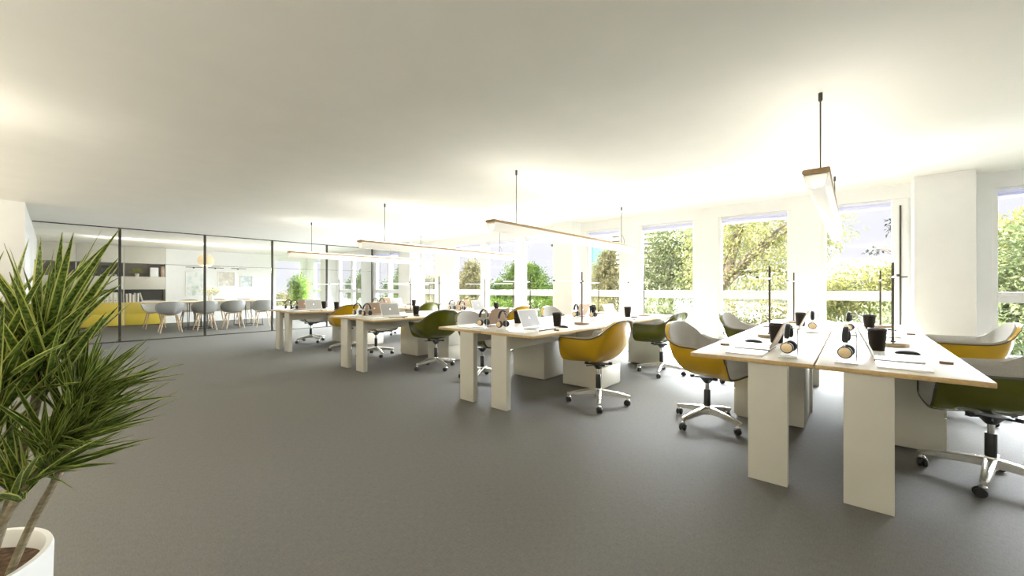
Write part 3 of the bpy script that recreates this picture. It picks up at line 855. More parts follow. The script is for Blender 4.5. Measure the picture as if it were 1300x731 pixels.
# upper niche objects
root = thing('audio_receiver', (XF, 0.50, 1.5505))
b = MB(); b.box(-0.28, 0, 0, 0.36, 0.012, 0.085, 0.004); bd = b.build('case', 'black', root)
b = MB(); b.lathe([(0.016, 0), (0.015, 0.012)], 16, mtx=Matrix.Translation((0, 0.29, 0.05)) @ Matrix.Rotation(PI/2, 4, 'Y')); b.build('volume_knob', 'alu', bd)
b = MB()
for yy in (0.03, 0.33): b.cyl((-0.03, yy, 0), (-0.03, yy, 0.012), 0.014, seg=12); b.cyl((-0.25, yy, 0), (-0.25, yy, 0.012), 0.014, seg=12)
b.build('feet', 'black', bd)
tag(root, 'low black audio box in the upper shelf niche', 'audio receiver')
root = thing('serving_tray', (XF-0.14, 0.92, 1.5505))
b = MB(); b.box(0, 0.012, 0, 0.50, 0.0, 0.34, 0.004, mtx=Matrix.Rotation(R(-12), 4, 'Y')); b.build('board', 'nichedark', root)
b = MB(); b.box(0.012, 0.016, 0.02, 0.48, 0.02, 0.32, 0.001, mtx=Matrix.Rotation(R(-12), 4, 'Y')); b.build('inlay', 'piping', root)
tag(root, 'dark rectangular tray leaning at the back of the upper niche', 'tray')
def make_bowlet():
    b = MB(); b.lathe([(0.016, 0), (0.022, 0.004), (0.038, 0.05), (0.036, 0.05), (0.02, 0.008), (0.0, 0.007)], 16, cap=False)
    return b.build('small_bowl', 'ceramic')
PBO = Proto(make_bowlet)
for k in range(5):
    PBO.place((XF-0.045, 0.965+k*0.1, 1.5508), 0, 'small white cup before the dark tray, %s in the row from the audio box' % ordn[k], 'cup', 'white cups in the upper niche')
b = MB(); b.box(-0.22, 0, 0, 0.17, 0, 0.05, 0.003); simple('storage_box', b, 'paper', 'flat white box in the dark niche behind the potted plant', 'box', loc=(XF, 0.16, 0.7408))
b = MB(); b.box(-0.2, 0, 0, 0.20, 0, 0.30, 0.003)
o = simple('storage_box', b, 'frame', 'upright white box in the upper niche beside the small plant', 'box', loc=(XF, 2.06, 1.5508))
b = MB(); b.box(-0.2, 0, 0, 0.095, 0, 0.34, 0.003); simple('storage_box', b, 'brownlid', 'narrow tan box at the end of the upper niche', 'box', loc=(XF, 2.32, 1.5508))

def leaf_quad(b, p, d, up, L, W, fold=0.25):
    """one pointed leaf: two halves folded about its midrib"""
    d = d.normalized(); s = d.cross(up)
    if s.length < 1e-4: s = d.orthogonal()
    s.normalize(); n = s.cross(d)
    a = b.bm.verts.new(p); m = b.bm.verts.new(p + d*L*0.5 - n*L*0.04); t = b.bm.verts.new(p + d*L - n*L*0.12)
    l = b.bm.verts.new(p + d*L*0.45 + s*W*0.5 + n*W*fold); r = b.bm.verts.new(p + d*L*0.45 - s*W*0.5 + n*W*fold)
    b.bm.faces.new([a, m, l]); b.bm.faces.new([m, t, l]); b.bm.faces.new([a, r, m]); b.bm.faces.new([m, r, t])
def rnd_dir():
    z = random.uniform(-1, 1); a = random.uniform(0, 2*PI); r_ = math.sqrt(1-z*z)
    return Vector((r_*math.cos(a), r_*math.sin(a), z))

root = thing('small_potted_plant', (XF-0.14, 1.76, 1.5508))
b = MB(); b.lathe([(0.0, 0.0), (0.045, 0), (0.06, 0.10), (0.055, 0.10), (0.05, 0.085), (0.0, 0.085)], 20, cap=False); b.build('pot', 'ceramic', root)
b = MB()
for k in range(170):
    d = rnd_dir(); d.z = abs(d.z)*0.8+0.05
    p = Vector((0, 0, 0.12)) + Vector((d.x*0.07, d.y*0.16, d.z*0.13))*random.random()
    leaf_quad(b, p, d, Vector((0, 0, 1)), random.uniform(0.05, 0.09), 0.022)
b.build('foliage', 'leaf_small', root, normals=False)
tag(root, 'small yellow-green plant in a white pot in the upper niche', 'potted plant')

# meeting table
ZM = 0.80
root = thing('meeting_table', (-14.82, 1.58, 0))
b = MB(); b.prism(rounded(1.16, 3.55, 0.05), ZM-0.03, ZM, mtx=Matrix.Translation((0, 1.775, 0))); b.build('tabletop', 'oaktable', root)
for yc in (1.25, 2.55):
    b = MB()
    for sx in (-0.36, 0.36):
        for k in range(5):
            yy = yc - 0.30 + 0.15*k
            b.cyl((sx, yy, 0.012), (sx*0.75, yy, ZM-0.03), 0.009, seg=8)
        b.box(sx-0.012, sx+0.012, yc-0.32, yc+0.32, 0, 0.02, 0.002)
    for yy in (yc-0.31, yc+0.31): b.box(-0.36, 0.36, yy-0.010, yy+0.010, 0.002, 0.018)
    b.box(-0.30, 0.30, yc-0.32, yc+0.32, ZM-0.042, ZM-0.0305)
    b.build('leg_frame', 'blackmetal', root)
tag(root, 'long oak meeting table with black wire leg frames in the glass room', 'table')

RIM2 = [(0.235, 0.0, 0.475), (0.24, 0.10, 0.478), (0.235, 0.185, 0.495), (0.225, 0.245, 0.545), (0.20, 0.275, 0.61), (0.16, 0.29, 0.665), (0.09, 0.298, 0.70), (0.0, 0.298, 0.725), (-0.09, 0.285, 0.76), (-0.17, 0.25, 0.795), (-0.23, 0.18, 0.82), (-0.26, 0.09, 0.828), (-0.268, 0, 0.830)]
def make_shell_chair():
    root = thing('shell_chair')
    rim = rim_loop(RIM2, 3)
    rows = bowl(rim, 0.472, 0.02, 12, 0.6)
    mid = offset_rows(rows, 0.010)
    b = MB(); skin(b, rows, mid); b.build('shell', 'greyshell', root, smooth=50)
    b = MB(); b.box(-0.15, 0.17, -0.15, 0.15, 0.446, 0.464, 0.004); b.build('under_frame', 'oakleg', root)
    for sx, sy in ((1, 1), (1, -1), (-1, 1), (-1, -1)):
        b = MB(); b.cyl((0.01+sx*0.13, sy*0.13, 0.455), (0.01+sx*0.235, sy*0.225, 0), 0.019, 0.012, 14); b.build('leg', 'oakleg', root)
    return root
PSC = Proto(make_shell_chair)
fr = ['grey shell chair with oak legs, first of the glass-side row from the yellow drawers', 'grey shell chair with oak legs, second of the glass-side row from the yellow drawers',
      'grey shell chair with oak legs, third of the glass-side row from the yellow drawers', 'grey shell chair with oak legs, fourth of the glass-side row from the yellow drawers']
for k, (y, rz) in enumerate(((2.06, 178), (2.82, 181), (3.50, 180), (4.28, 176))):
    PSC.place((-13.92, y, 0), R(rz), fr[k], 'chair', 'grey shell chairs in the meeting room')
for k, (y, rz) in enumerate(((1.97, 2), (2.78, -3), (3.52, 0), (4.28, 3))):
    PSC.place((-15.75, y, 0), R(rz), fr[k].replace('glass-side', 'wall-side'), 'chair', 'grey shell chairs in the meeting room')

# flowers on the meeting table
root = thing('flower_vase', (-14.85, 3.15, ZM+0.0003))
b = MB(); b.lathe([(0.0, 0.002), (0.06, 0.0), (0.075, 0.06), (0.06, 0.15), (0.045, 0.19), (0.05, 0.21), (0.044, 0.21), (0.04, 0.19), (0.0, 0.16)], 24, cap=False); b.build('vase', 'ceramic', root)
b = MB(); g2 = MB()
for k in range(46):
    d = rnd_dir(); d.z = abs(d.z)
    p = Vector((0, 0, 0.27)) + Vector((d.x*0.24, d.y*0.24, d.z*0.16))*random.uniform(0.55, 1)
    for q in range(7):
        leaf_quad(b, p, rnd_dir()+d*0.8, Vector((0, 0, 1)), 0.055, 0.04)
    g2.tube([(0, 0, 0.16), tuple(p*0.6), tuple(p)], 0.002, 5)
    leaf_quad(g2, p*0.85, rnd_dir(), Vector((0, 0, 1)), 0.07, 0.03)
b.build('blossoms', 'petal', root, normals=False); g2.build('stems', 'leaf_small', root, normals=False)
tag(root, 'white vase of cream flowers on the meeting table', 'vase of flowers')

# pendant over the meeting table
root = thing('hanging_lamp', (-14.75, 3.0, 0))
b = MB(); prof = [(0.10, 1.84), (0.17, 1.88), (0.205, 1.98), (0.20, 2.08), (0.14, 2.17), (0.05, 2.20)]
b.lathe(prof + [(r_*0.97, z) for r_, z in reversed(prof)], 32, cap=False); b.build('lamp_shade', 'shade', root)
b = MB(); b.cyl((0, 0, 2.18), (0, 0, H-0.001), 0.004, seg=8); b.lathe([(0.05, H-0.03), (0.05, H-0.001)], 16); b.cyl((0, 0, 2.185), (0, 0, 2.20), 0.05, seg=16); b.build('cord', 'ceramic', root)
b = MB(); b.sphere((0, 0, 2.04), 0.05, 14); b.cyl((0, 0, 2.08), (0, 0, 2.19), 0.014, seg=10); b.build('bulb', 'lightbar', root)
tag(root, 'beige woven dome lamp hanging over the meeting table', 'hanging lamp')

# framed prints and the slim black lights above them
def picture(y0, y1, z0, z1, art, label):
    root = thing('framed_picture', (XB, (y0+y1)/2, (z0+z1)/2))
    w = (y1-y0)/2; h_ = (z1-z0)/2; t = 0.022
    b = MB(); b.box(0.001, 0.03, -w, -w+t, -h_, h_, 0.002); b.box(0.001, 0.03, w-t, w, -h_, h_, 0.002)
    b.box(0.001, 0.03, -w+t, w-t, -h_, -h_+t, 0.002); b.box(0.001, 0.03, -w+t, w-t, h_-t, h_, 0.002); b.build('picture_frame', 'frame', root)
    b = MB(); b.box(0.002, 0.012, -w+t, w-t, -h_+t, h_-t); b.build('print', art, root, smooth=0)
    tag(root, label, 'picture', 'pictures in the meeting room')
picture(3.02, 3.60, 0.90, 1.77, 'art_blue', 'tall pale blue abstract print in a white frame on the wall')
picture(3.93, 4.46, 1.24, 1.80, 'art_sand', 'sand coloured abstract print in a white frame, middle of three')
picture(4.63, 5.05, 1.22, 1.66, 'art_grey', 'small blue-grey abstract print nearest the corner window')
def make_plight():
    root = thing('picture_light')
    b = MB(); b.box(0.10, 0.13, -0.235, 0.235, 1.905, 1.925, 0.003); b.build('bar', 'black', root)
    b = MB(); b.cyl((0.0005, 0, 1.9), (0.11, 0, 1.914), 0.008, seg=8); b.lathe([(0.025, 0.0005), (0.025, 0.01)], 14, mtx=Matrix.Translation((0, 0, 1.9)) @ Matrix.Rotation(PI/2, 4, 'Y')); b.build('bracket', 'black', root)
    return root
PPL = Proto(make_plight)
for y, nm in ((3.24, 'above the tall blue print'), (3.86, 'above and left of the sand print'), (4.56, 'above the gap between the two smaller prints')):
    PPL.place((XB, y, 0), 0, 'slim black wall light %s' % nm, 'wall light', 'wall lights in the meeting room')

# ------------------------------------------------------------------ foliage
def blob_tree(name, loc, trunk_h, crown, n, leaf, mat, label, cat, group, seed, leafw=None, branches=0, trunk_r=0.10):
    """crown: list of (centre, radii) ellipsoids filled near their surface with leaves"""
    random.seed(seed)
    root = thing(name, loc)
    tot = sum(r[0]*r[1]+r[1]*r[2]+r[0]*r[2] for _, r in crown)
    b = MB()
    for c, r in crown:
        c = Vector(c); k = int(n*1.8*(r[0]*r[1]+r[1]*r[2]+r[0]*r[2])/tot)
        for _ in range(k):
            d = rnd_dir()
            q = random.random()**0.45
            wob = 0.72 + 0.5*noise.noise(Vector((d.x*2.6+seed, d.y*2.6, d.z*2.6)))
            p = c + Vector((d.x*r[0], d.y*r[1], d.z*r[2]))*q*wob*1.2
            out = (d + rnd_dir()*0.9 + Vector((0, 0, -0.25)))
            L = leaf*random.uniform(0.7, 1.6)
            leaf_quad(b, p, out, Vector((0, 0, 1)) + rnd_dir()*0.6, L, (leafw or leaf*0.5)*random.uniform(0.7, 1.3))
    b.build('foliage', mat, root, normals=False, smooth=0)
    if trunk_h > 0 or branches:
        b = MB()
        top = Vector(crown[0][0]); 
        b.tube(catmull([(0, 0, -0.05), (0.03, 0.02, trunk_h*0.5), (top.x*0.6, top.y*0.6, trunk_h), tuple(top)], 4), trunk_r, 8, radii=None)
        for k in range(branches):
            a = 2*PI*k/branches + random.uniform(-0.3, 0.3)
            c, r = crown[k % len(crown)]
            e = Vector(c) + Vector((math.cos(a)*r[0]*0.85, math.sin(a)*r[1]*0.85, random.uniform(-0.2, 0.5)*r[2]))
            s0 = Vector((top.x*0.5, top.y*0.5, trunk_h*random.uniform(0.75, 1.0)))
            mid = s0.lerp(e, 0.5) + Vector((0, 0, 0.15))
            pts = catmull([tuple(s0), tuple(mid), tuple(e)], 5)
            b.tube(pts, 0.04, 6, radii=[trunk_r*0.55*(1-0.8*i/(len(pts)-1)) for i in range(len(pts))])
        b.build('trunk', 'bark', root)
    if label: tag(root, label, cat, group)
    return root

b = MB(); b.box(-60, 30, YW+0.301, 70, -0.5, -0.4); b.box(-60, XB-0.301, -20, YW+0.3, -0.5, -0.4)
struct(b.build('ground', 'grass', smooth=0))

G = -0.4
TG = 'trees and bushes outside the windows'
def tree(loc, trunk_h, crown, n, leaf, mat, label, seed, **kw):
    return blob_tree('garden_tree', (loc[0], loc[1], G), trunk_h, crown, n, leaf, mat, label, 'tree', TG, seed, **kw)
def bush(loc, crown, n, leaf, mat, label, seed, **kw):
    return blob_tree('garden_bush', (loc[0], loc[1], G), 0, crown, n, leaf, mat, label, 'bush', TG, seed, **kw)

# trees, from the window nearest the viewer to the far corner
bush((3.2, 12.8), [((0, 0, 1.5), (2.0, 1.3, 1.6)), ((-1.2, 0.3, 1.2), (0.9, 1.0, 1.4)), ((0.4, 0.8, 2.6), (1.5, 0.9, 0.7))], 6500, 0.115, 'leaf_mid', 'tall dense green bush filling the window behind the two right-hand chairs', 11)
bush((4.9, 18.8), [((0, 0, 3.0), (3.0, 1.5, 1.1)), ((-1.6, 0, 2.6), (1.6, 1.5, 1.2)), ((0, 0, 1.3), (2.6, 1.2, 1.3))], 5000, 0.16, 'leaf_yellow', 'yellowish treetops rising behind the tall dense green bush', 12)
bush((0.55, 15.0), [((0, 0, 1.5), (1.7, 1.2, 0.95)), ((0.9, 0.2, 1.9), (1.0, 1.0, 0.9)), ((-1.1, 0, 1.2), (0.9, 1.0, 0.8))], 4200, 0.12, 'leaf_yellow', 'rounded yellow-green bush under open sky beside the white column', 13)
tree((0.80, 11.0), 2.6, [((-0.15, 0, 2.85), (0.24, 0.3, 0.2)), ((-0.5, 0.1, 2.35), (0.16, 0.2, 0.10)), ((0.05, 0.1, 2.45), (0.22, 0.3, 0.2))], 110, 0.07, 'leaf_dark', 'slender sapling with sparse dark leaves against the sky', 14, branches=5, trunk_r=0.025)
tree((-2.75, 11.2), 2.2, [((0.5, 0.5, 3.2), (1.7, 1.2, 1.1)), ((1.2, 0.5, 2.1), (1.2, 1.0, 1.1)), ((-0.2, 0.6, 2.0), (0.9, 0.9, 1.1)), ((2.0, 0.6, 3.1), (0.8, 0.8, 0.9))], 7000, 0.085, 'leaf_yellow', 'bright yellow-green tree with spreading bare branches', 15, branches=9, trunk_r=0.11)
tree((-5.5, 15.9), 1.9, [((0.1, 0, 3.2), (1.5, 1.0, 1.3)), ((0.7, 0, 2.1), (1.1, 0.9, 1.2)), ((-0.5, 0.1, 2.0), (1.0, 0.9, 1.2))], 5200, 0.115, 'leaf_mid', 'bushy mid-green tree filling the window next to the yellow-green tree', 16, branches=6, trunk_r=0.09)
tree((-7.0, 13.2), 1.2, [((0.05, 0, 1.5), (0.85, 0.8, 0.95)), ((0.15, 0, 2.25), (0.55, 0.55, 0.75)), ((0.25, 0, 2.75), (0.28, 0.3, 0.45))], 3400, 0.105, 'leaf_olive', 'pointed olive-brown tree beside the turquoise building', 17, trunk_r=0.08)
tree((-10.0, 13.2), 1.0, [((-0.15, 0, 1.75), (0.62, 0.7, 0.85)), ((-0.35, 0, 2.3), (0.35, 0.45, 0.4)), ((0.8, 0, 1.2), (0.85, 0.8, 0.65))], 5200, 0.095, 'leaf_fresh', 'fresh green tree sloping down beside the middle column', 18, trunk_r=0.08)
tree((-11.9, 13.6), 1.0, [((0.35, 0, 1.85), (0.55, 0.7, 0.95)), ((-0.5, 0, 1.35), (0.75, 0.7, 0.75)), ((0.55, 0, 2.5), (0.3, 0.35, 0.4))], 5000, 0.09, 'leaf_fresh', 'light green tree with its tallest top to the side of the sloping tree', 19, trunk_r=0.08)
tree((-14.3, 13.4), 1.0, [((0, 0, 1.7), (0.9, 0.8, 0.95)), ((0.15, 0, 2.45), (0.45, 0.5, 0.55))], 3000, 0.115, 'leaf_olive', 'rounded olive tree behind the second pendant light', 20, trunk_r=0.09)
tree((-18.6, 14.2), 0.9, [((0, 0, 1.35), (1.0, 0.8, 0.8)), ((0.3, 0, 1.9), (0.5, 0.5, 0.4))], 2200, 0.13, 'leaf_olive', 'low olive tree just past the third column', 21, trunk_r=0.08)
tree((-21.9, 14.4), 1.2, [((0.35, 0, 1.7), (0.7, 0.8, 0.9)), ((0.5, 0, 2.6), (0.35, 0.5, 0.6)), ((-0.8, 0, 1.6), (0.6, 0.7, 0.7))], 2400, 0.14, 'leaf_fresh', 'light green tree near the end post of the glass wall', 22, trunk_r=0.08)
tree((-26.3, 14.4), 1.2, [((0.3, 0, 1.9), (0.8, 0.8, 1.1)), ((-1.3, 0, 1.6), (0.7, 0.7, 0.9))], 2600, 0.15, 'leaf_fresh', 'light green tree outside the meeting room', 23, trunk_r=0.08)
# low bushes close to the glass
HB = [((1.0, 9.9), (0.93, 0.5, 0.85), 'leaf_mid', 'green hedge under the window beside the white column'),
      ((-1.7, 9.9), (1.02, 0.5, 0.82), 'leaf_olive', 'mottled green hedge under the yellow-green tree'),
      ((-3.95, 10.2), (0.60, 0.5, 0.8), 'leaf_mid', 'pale green hedge under the bushy mid-green tree'),
      ((-5.85, 10.4), (0.70, 0.5, 0.75), 'leaf_olive', 'brownish hedge under the pointed olive-brown tree'),
      ((-7.7, 10.4), (0.84, 0.5, 0.78), 'leaf_fresh', 'dark fresh green hedge under the sloping tree'),
      ((-9.45, 10.4), (0.74, 0.5, 0.76), 'leaf_fresh', 'light green hedge under the tallest of the light green trees'),
      ((-11.3, 10.5), (0.84, 0.5, 0.7), 'leaf_olive', 'olive hedge under the rounded olive tree'),
      ((-14.0, 10.6), (1.12, 0.5, 0.75), 'leaf_olive', 'olive hedge just past the third column'),
      ((-17.2, 10.8), (1.40, 0.5, 0.75), 'leaf_fresh', 'green hedge near the end post of the glass wall')]
for k, (p, r_, mt, lb) in enumerate(HB):
    if k in (4, 6, 8): p = (p[0]*1.13, p[1]+1.35)
    bush(p, [((0, 0, r_[2]*0.75), r_), ((-r_[0]*0.6, 0, r_[2]*0.8), (r_[0]*0.55, r_[1], r_[2]*0.8)), ((r_[0]*0.6, 0, r_[2]*0.8), (r_[0]*0.55, r_[1], r_[2]*0.8))], 2600, 0.085, mt, lb, 40+k)
bush((-22.5, 8.1), [((0, 0, 0.7), (0.7, 1.3, 0.8))], 2200, 0.10, 'leaf_olive', 'clipped hedge outside the corner window of the meeting room', 60)

# low blue-green hill far beyond the garden
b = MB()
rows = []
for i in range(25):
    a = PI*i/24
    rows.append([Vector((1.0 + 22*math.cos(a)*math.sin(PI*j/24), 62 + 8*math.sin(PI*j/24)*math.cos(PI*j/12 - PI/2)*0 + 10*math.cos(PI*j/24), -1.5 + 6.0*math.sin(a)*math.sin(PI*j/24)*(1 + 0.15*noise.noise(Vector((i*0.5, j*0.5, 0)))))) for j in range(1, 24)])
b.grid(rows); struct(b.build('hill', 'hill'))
# pale building with dark louvre bands, half hidden by the bushy tree
root = thing('office_building', (-10.2, 25.5, G))
b = MB(); b.box(-1.9, 1.9, -1.5, 1.5, 0, 6.2); b.build('walls', 'ivory', root, smooth=0)
b = MB()
for k in range(12): b.box(-1.8, 1.8, -1.56, -1.501, 2.2+0.3*k, 2.27+0.3*k)
b.build('louvre_bands', 'darkpost', root, smooth=0)
b = MB(); b.box(-2.0, 2.0, -1.65, 1.6, 6.2, 6.4, 0.02); b.build('roof', 'piping', root)
tag(root, 'pale building with dark horizontal bands behind the bushy mid-green tree', 'building')

# turquoise building far beyond the garden
root = thing('distant_building', (-18.6, 31.5, G))
b = MB(); b.box(-2.2, 1.85, -1.5, 1.5, 0, 5.4); b.build('walls', 'turquoise', root, smooth=0)
b = MB(); b.box(-2.4, 2.0, -1.7, 1.7, 5.4, 5.6, 0.02); b.build('roof', 'darkpost', root)
for k in range(2):
    for x in (-1.4, 0.0):
        b = MB(); b.box(x-0.4, x+0.4, -1.53, -1.501, 1.2+2.2*k, 2.4+2.2*k, 0.005); b.build('window', 'niche', root)
tag(root, 'turquoise building far away beside the pointed olive-brown tree', 'building')

# indoor tree in the corner of the meeting room
root = blob_tree('indoor_tree', (-16.55, 6.3, 0), 0.75, [((0, 0, 1.28), (0.36, 0.40, 0.46)), ((0.02, 0.05, 0.85), (0.30, 0.34, 0.30))], 1500, 0.075, 'leaf_indoor', None, None, None, 70, branches=6, trunk_r=0.018)
b = MB(); b.lathe([(0.0, 0.0), (0.13, 0), (0.17, 0.34), (0.16, 0.34), (0.155, 0.30), (0.0, 0.30)], 28, cap=False); b.build('pot', 'ceramic', root)
tag(root, 'bright green indoor tree in the window corner of the meeting room', 'potted tree')

# ------------------------------------------------------------------ big potted plant at the viewer's left
random.seed(5)
YAW = math.atan2(0.6533, 0.7571)
proot = thing('potted_plant', (-1.401*0.7571-0.945*0.6533, -1.401*0.6533+0.945*0.7571, 0), YAW)
b = MB()
b.lathe([(0.0, 0.13), (0.185, 0.13), (0.195, 0.14), (0.203, 0.49), (0.200, 0.50), (0.188, 0.50), (0.184, 0.49), (0.182, 0.44), (0.0, 0.44)], 64, cap=False)
b.build('pot', 'ceramic', proot)
b = MB()
rows = []
for k in range(6):
    rr = 0.183*k/5
    rows.append([Vector((rr*math.cos(t), rr*math.sin(t), 0.455 + 0.006*noise.noise(Vector((rr*40*math.cos(t), rr*40*math.sin(t), 1))))) for t in [2*PI*i/36 for i in range(36)]])
b.grid(rows, True); b.build('soil', 'soil', proot)
for a in (-50, 40, 130, 220):
    q = Matrix.Rotation(R(a), 4, 'Z')
    b = MB(); b.box(0.206, 0.232, -0.022, 0.022, 0, 0.375, 0.004, mtx=q); b.build('stand_leg', 'oakleg', proot)
b = MB()
for a in (-50, 40):
    b.box(-0.206, 0.206, -0.018, 0.018, 0.095, 0.128, 0.003, mtx=Matrix.Rotation(R(a), 4, 'Z'))
b.build('stand_cross', 'oakleg', proot)

def blades(name, mat, spec):
    """spec: list of (base, direction, length, width, droop)"""
    bm = bmesh.new(); uvl = bm.loops.layers.uv.new('UVMap')
    for base, d, L, W, dr in spec:
        p = Vector(base); d = Vector(d).normalized()
        s = d.cross(Vector((0, 0, 1)))
        if s.length < 0.05: s = Vector((random.uniform(-1, 1), random.uniform(-1, 1), 0))
        s.normalize()
        s = (Matrix.Rotation(random.uniform(-0.9, 0.9), 3, d) @ s).normalized()
        n = 9; prev = None
        tw = random.uniform(-0.5, 0.5)
        for i in range(n+1):
            t = i/n
            w = W*0.5*(min(1, 0.55 + 2.2*t) if t < 0.25 else 1.0)*(1-t**2.6)
            w = max(w, 0.0006)
            nn = s.cross(d).normalized()
            s2 = (s*math.cos(tw*t) + nn*math.sin(tw*t)).normalized(); n2 = s2.cross(d).normalized()
            row = [bm.verts.new(p + s2*w + n2*w*0.35), bm.verts.new(p), bm.verts.new(p - s2*w + n2*w*0.35)]
            if prev:
                for k in range(2):
                    f = bm.faces.new([prev[k], prev[k+1], row[k+1], row[k]])
                    us = (k/2, (k+1)/2, (k+1)/2, k/2); vs_ = (t-1/n, t-1/n, t, t)
                    for lp, u, v in zip(f.loops, us, vs_): lp[uvl].uv = (u, v*L*4)
                    f.smooth = True
            prev = row
            p = p + d*(L/n)
            d = (d + Vector((0, 0, -dr/n))).normalized()
            s = (s - d*s.dot(d)).normalized()
    me = bpy.data.meshes.new(name); bm.to_mesh(me); bm.free(); me.materials.append(M[mat])
    o = bpy.data.objects.new(name, me); C.objects.link(o); o.parent = proot
    return o
def rosette(c, n, L, W, bias, spread, dr, stack=0.0):
    out = []
    for k in range(n):
        d = rnd_dir()*spread + Vector(bias)
        cc = Vector(c) + Vector((0, 0, random.uniform(-stack, stack)))
        out.append((cc + rnd_dir()*0.012, d, random.uniform(*L), random.uniform(*W), random.uniform(*dr)))
    return out
FOL = [
    ('foliage', 'blade', rosette((0.245, 0.03, 0.99), 46, (0.22, 0.36), (0.019, 0.030), (0.02, 0.0, 1.0), 0.60, (0.0, 0.3), 0.07)),
    ('foliage', 'blade', rosette((0.165, 0.0, 0.94), 44, (0.26, 0.40), (0.020, 0.032), (0.03, 0.0, 1.0), 0.72, (0.0, 0.4), 0.08)),
    ('foliage', 'blade', rosette((0.22, -0.05, 0.88), 34, (0.20, 0.34), (0.019, 0.030), (0.10, -0.05, 0.95), 0.65, (0.1, 0.4), 0.08)),
    ('foliage', 'blade', rosette((0.04, 0.0, 0.93), 34, (0.28, 0.42), (0.020, 0.032), (-0.05, 0.0, 0.9), 0.85, (0.0, 0.4), 0.08)),
    ('foliage', 'blade_fine', rosette((0.285, 0.07, 0.85), 170, (0.13, 0.23), (0.008, 0.014), (0.36, 0.12, 0.66), 0.55, (0.0, 0.35), 0.07)),
    ('foliage', 'blade_fine', rosette((0.27, 0.02, 0.78), 110, (0.11, 0.20), (0.009, 0.015), (0.42, 0.05, 0.55), 0.55, (-0.1, 0.3), 0.05)),
    ('foliage', 'blade', rosette((0.255, -0.02, 0.715), 24, (0.12, 0.22), (0.014, 0.022), (0.05, -0.05, 0.95), 0.68, (0.1, 0.5), 0.015)),
    ('foliage', 'blade', rosette((0.10, -0.03, 0.66), 44, (0.18, 0.32), (0.016, 0.026), (-0.05, -0.1, 0.85), 0.8, (0.0, 0.5), 0.06)),
    ('foliage', 'blade_fine', rosette((0.10, -0.07, 0.465), 26, (0.10, 0.20), (0.009, 0.016), (0.0, -0.2, 0.85), 0.7, (0.0, 0.5), 0.01)),
]
for nm, mt, sp in FOL: blades(nm, mt, sp)
for pts, r_ in (([(0.11, 0.0, 0.44), (0.165, -0.01, 0.57), (0.255, -0.02, 0.715), (0.27, 0.02, 0.79)], 0.0085), ([(0.135, 0.04, 0.44), (0.20, 0.045, 0.60), (0.265, 0.05, 0.73), (0.285, 0.07, 0.86)], 0.0085),
                ([(0.04, 0.02, 0.44), (0.10, 0.02, 0.70), (0.165, 0.0, 0.95)], 0.011), ([(0.08, 0.04, 0.44), (0.16, 0.05, 0.72), (0.25, 0.03, 1.0)], 0.010),
                ([(-0.03, 0.0, 0.44), (0.0, 0.0, 0.68), (0.04, 0.0, 0.93)], 0.015), ([(0.05, -0.05, 0.44), (0.11, -0.06, 0.66), (0.22, -0.05, 0.89)], 0.012)):
    b = MB(); b.tube(catmull(pts, 5), r_, 10); b.build('cane', 'cane', proot)
tag(proot, 'large potted plant with banded sword leaves in a white pot on wooden legs', 'potted plant')

# ------------------------------------------------------------------ light
w = bpy.data.worlds.new('sky'); scene.world = w; w.use_nodes = True
bg = w.node_tree.nodes['Background']
bg.inputs['Color'].default_value = (0.915, 0.92, 1.0, 1)
bg.inputs['Strength'].default_value = 0.85

def light(name, kind, loc, rot, energy, col=(1, 1, 1), **kw):
    l = bpy.data.lights.new(name, kind); l.energy = energy; l.color = col
    for k, v in kw.items(): setattr(l, k, v)
    o = bpy.data.objects.new(name, l); C.objects.link(o); o.location = loc; o.rotation_euler = rot
    return o
sun = light('sun', 'SUN', (0, -20, 30), (R(46), 0, R(-14)), 11.0, (1, 0.93, 0.80), angle=R(2))
for a, c in ((-17.0, -13.0), (-12.2, -8.9), (-8.2, -4.9), (-4.2, 0.7), (1.2, 5.0)):
    p = light('window_portal', 'AREA', ((a+c)/2, YW+0.17, 1.36), (R(-90), 0, 0), 1, shape='RECTANGLE', size=c-a, size_y=1.95)
    p.data.cycles.is_portal = True
# added broad second sun beyond the garden, boosting the daylight through the windows
light('fill_sun', 'SUN', (0, 30, 30), (R(-64), 0, R(8)), 76.0, (0.90, 0.95, 1.0), angle=R(75))
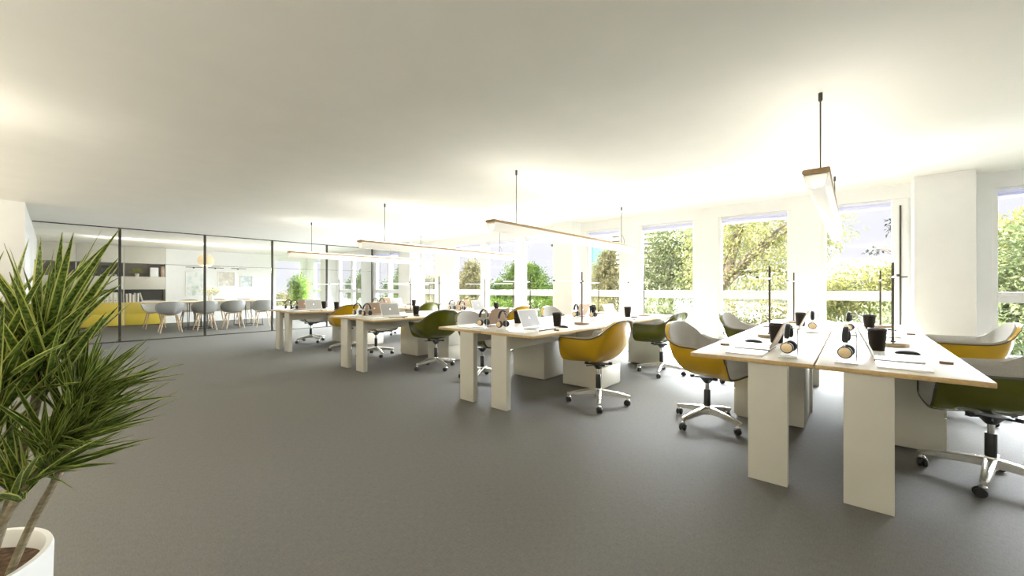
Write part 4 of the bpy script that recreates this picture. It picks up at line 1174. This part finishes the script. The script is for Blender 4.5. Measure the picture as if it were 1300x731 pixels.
# added fill strips under the window sills, helping out the daylight
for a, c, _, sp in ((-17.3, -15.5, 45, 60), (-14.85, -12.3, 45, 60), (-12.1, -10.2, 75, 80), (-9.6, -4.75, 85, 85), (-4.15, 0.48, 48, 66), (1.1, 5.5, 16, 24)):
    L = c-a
    light('sill_fill', 'AREA', ((a+c)/2, YW-0.02, 0.22), (R(-90), 0, 0), sp*L*0.6, (0.89, 0.95, 1.0), shape='RECTANGLE', size=L, size_y=0.22)
light('rear_fill', 'AREA', (-0.9, -2.3, 1.55), (R(180), 0, 0), 250, (1, 0.93, 0.81), shape='RECTANGLE', size=8.0, size_y=0.5)  # added fill behind the viewer, lifts the ceiling, no fitting there
light('rear_fill', 'AREA', (-7.0, -2.4, 1.35), (R(180), 0, 0), 150, (1, 0.91, 0.76), shape='RECTANGLE', size=4.4, size_y=0.5)  # second added ceiling fill, further left
light('meeting_lamp', 'POINT', (-14.75, 3.0, 1.80), (0, 0, 0), 45, (1, 0.97, 0.9), shadow_soft_size=0.15)
light('meeting_fill', 'AREA', (-14.8, 2.6, 2.25), (R(180), 0, 0), 15, (1, 0.97, 0.86), shape='RECTANGLE', size=0.3, size_y=4.0)  # added fill for the meeting room ceiling, without a fitting
# assumed bare spot light left of the viewer, no fitting, washing the ceiling
light('assumed_uplight', 'SPOT', (-4.75, -0.55, 1.75), (R(180), 0, 0), 13, (1, 0.95, 0.86), spot_size=R(150), spot_blend=1.0, shadow_soft_size=0.12)

# ------------------------------------------------------------------ camera
cd = bpy.data.cameras.new('camera'); cam = bpy.data.objects.new('camera', cd); C.objects.link(cam)
cd.sensor_width = 36.0; cd.lens = 36.0*503/1300
cd.clip_start = 0.05; cd.clip_end = 300
cam.location = (0, 0, 1.19); cam.rotation_euler = (R(90), 0, YAW)
scene.camera = cam

scene.view_settings.view_transform = 'Standard'
scene.view_settings.look = 'None'
scene.view_settings.gamma = 1.0
scene.view_settings.use_curve_mapping = False
scene.view_settings.exposure = 0.28
cy = scene.cycles
cy.use_denoising = True
cy.max_bounces = 14; cy.diffuse_bounces = 8; cy.glossy_bounces = 4; cy.transmission_bounces = 6; cy.transparent_max_bounces = 24
cy.sample_clamp_indirect = 8
cy.caustics_reflective = False; cy.caustics_refractive = False
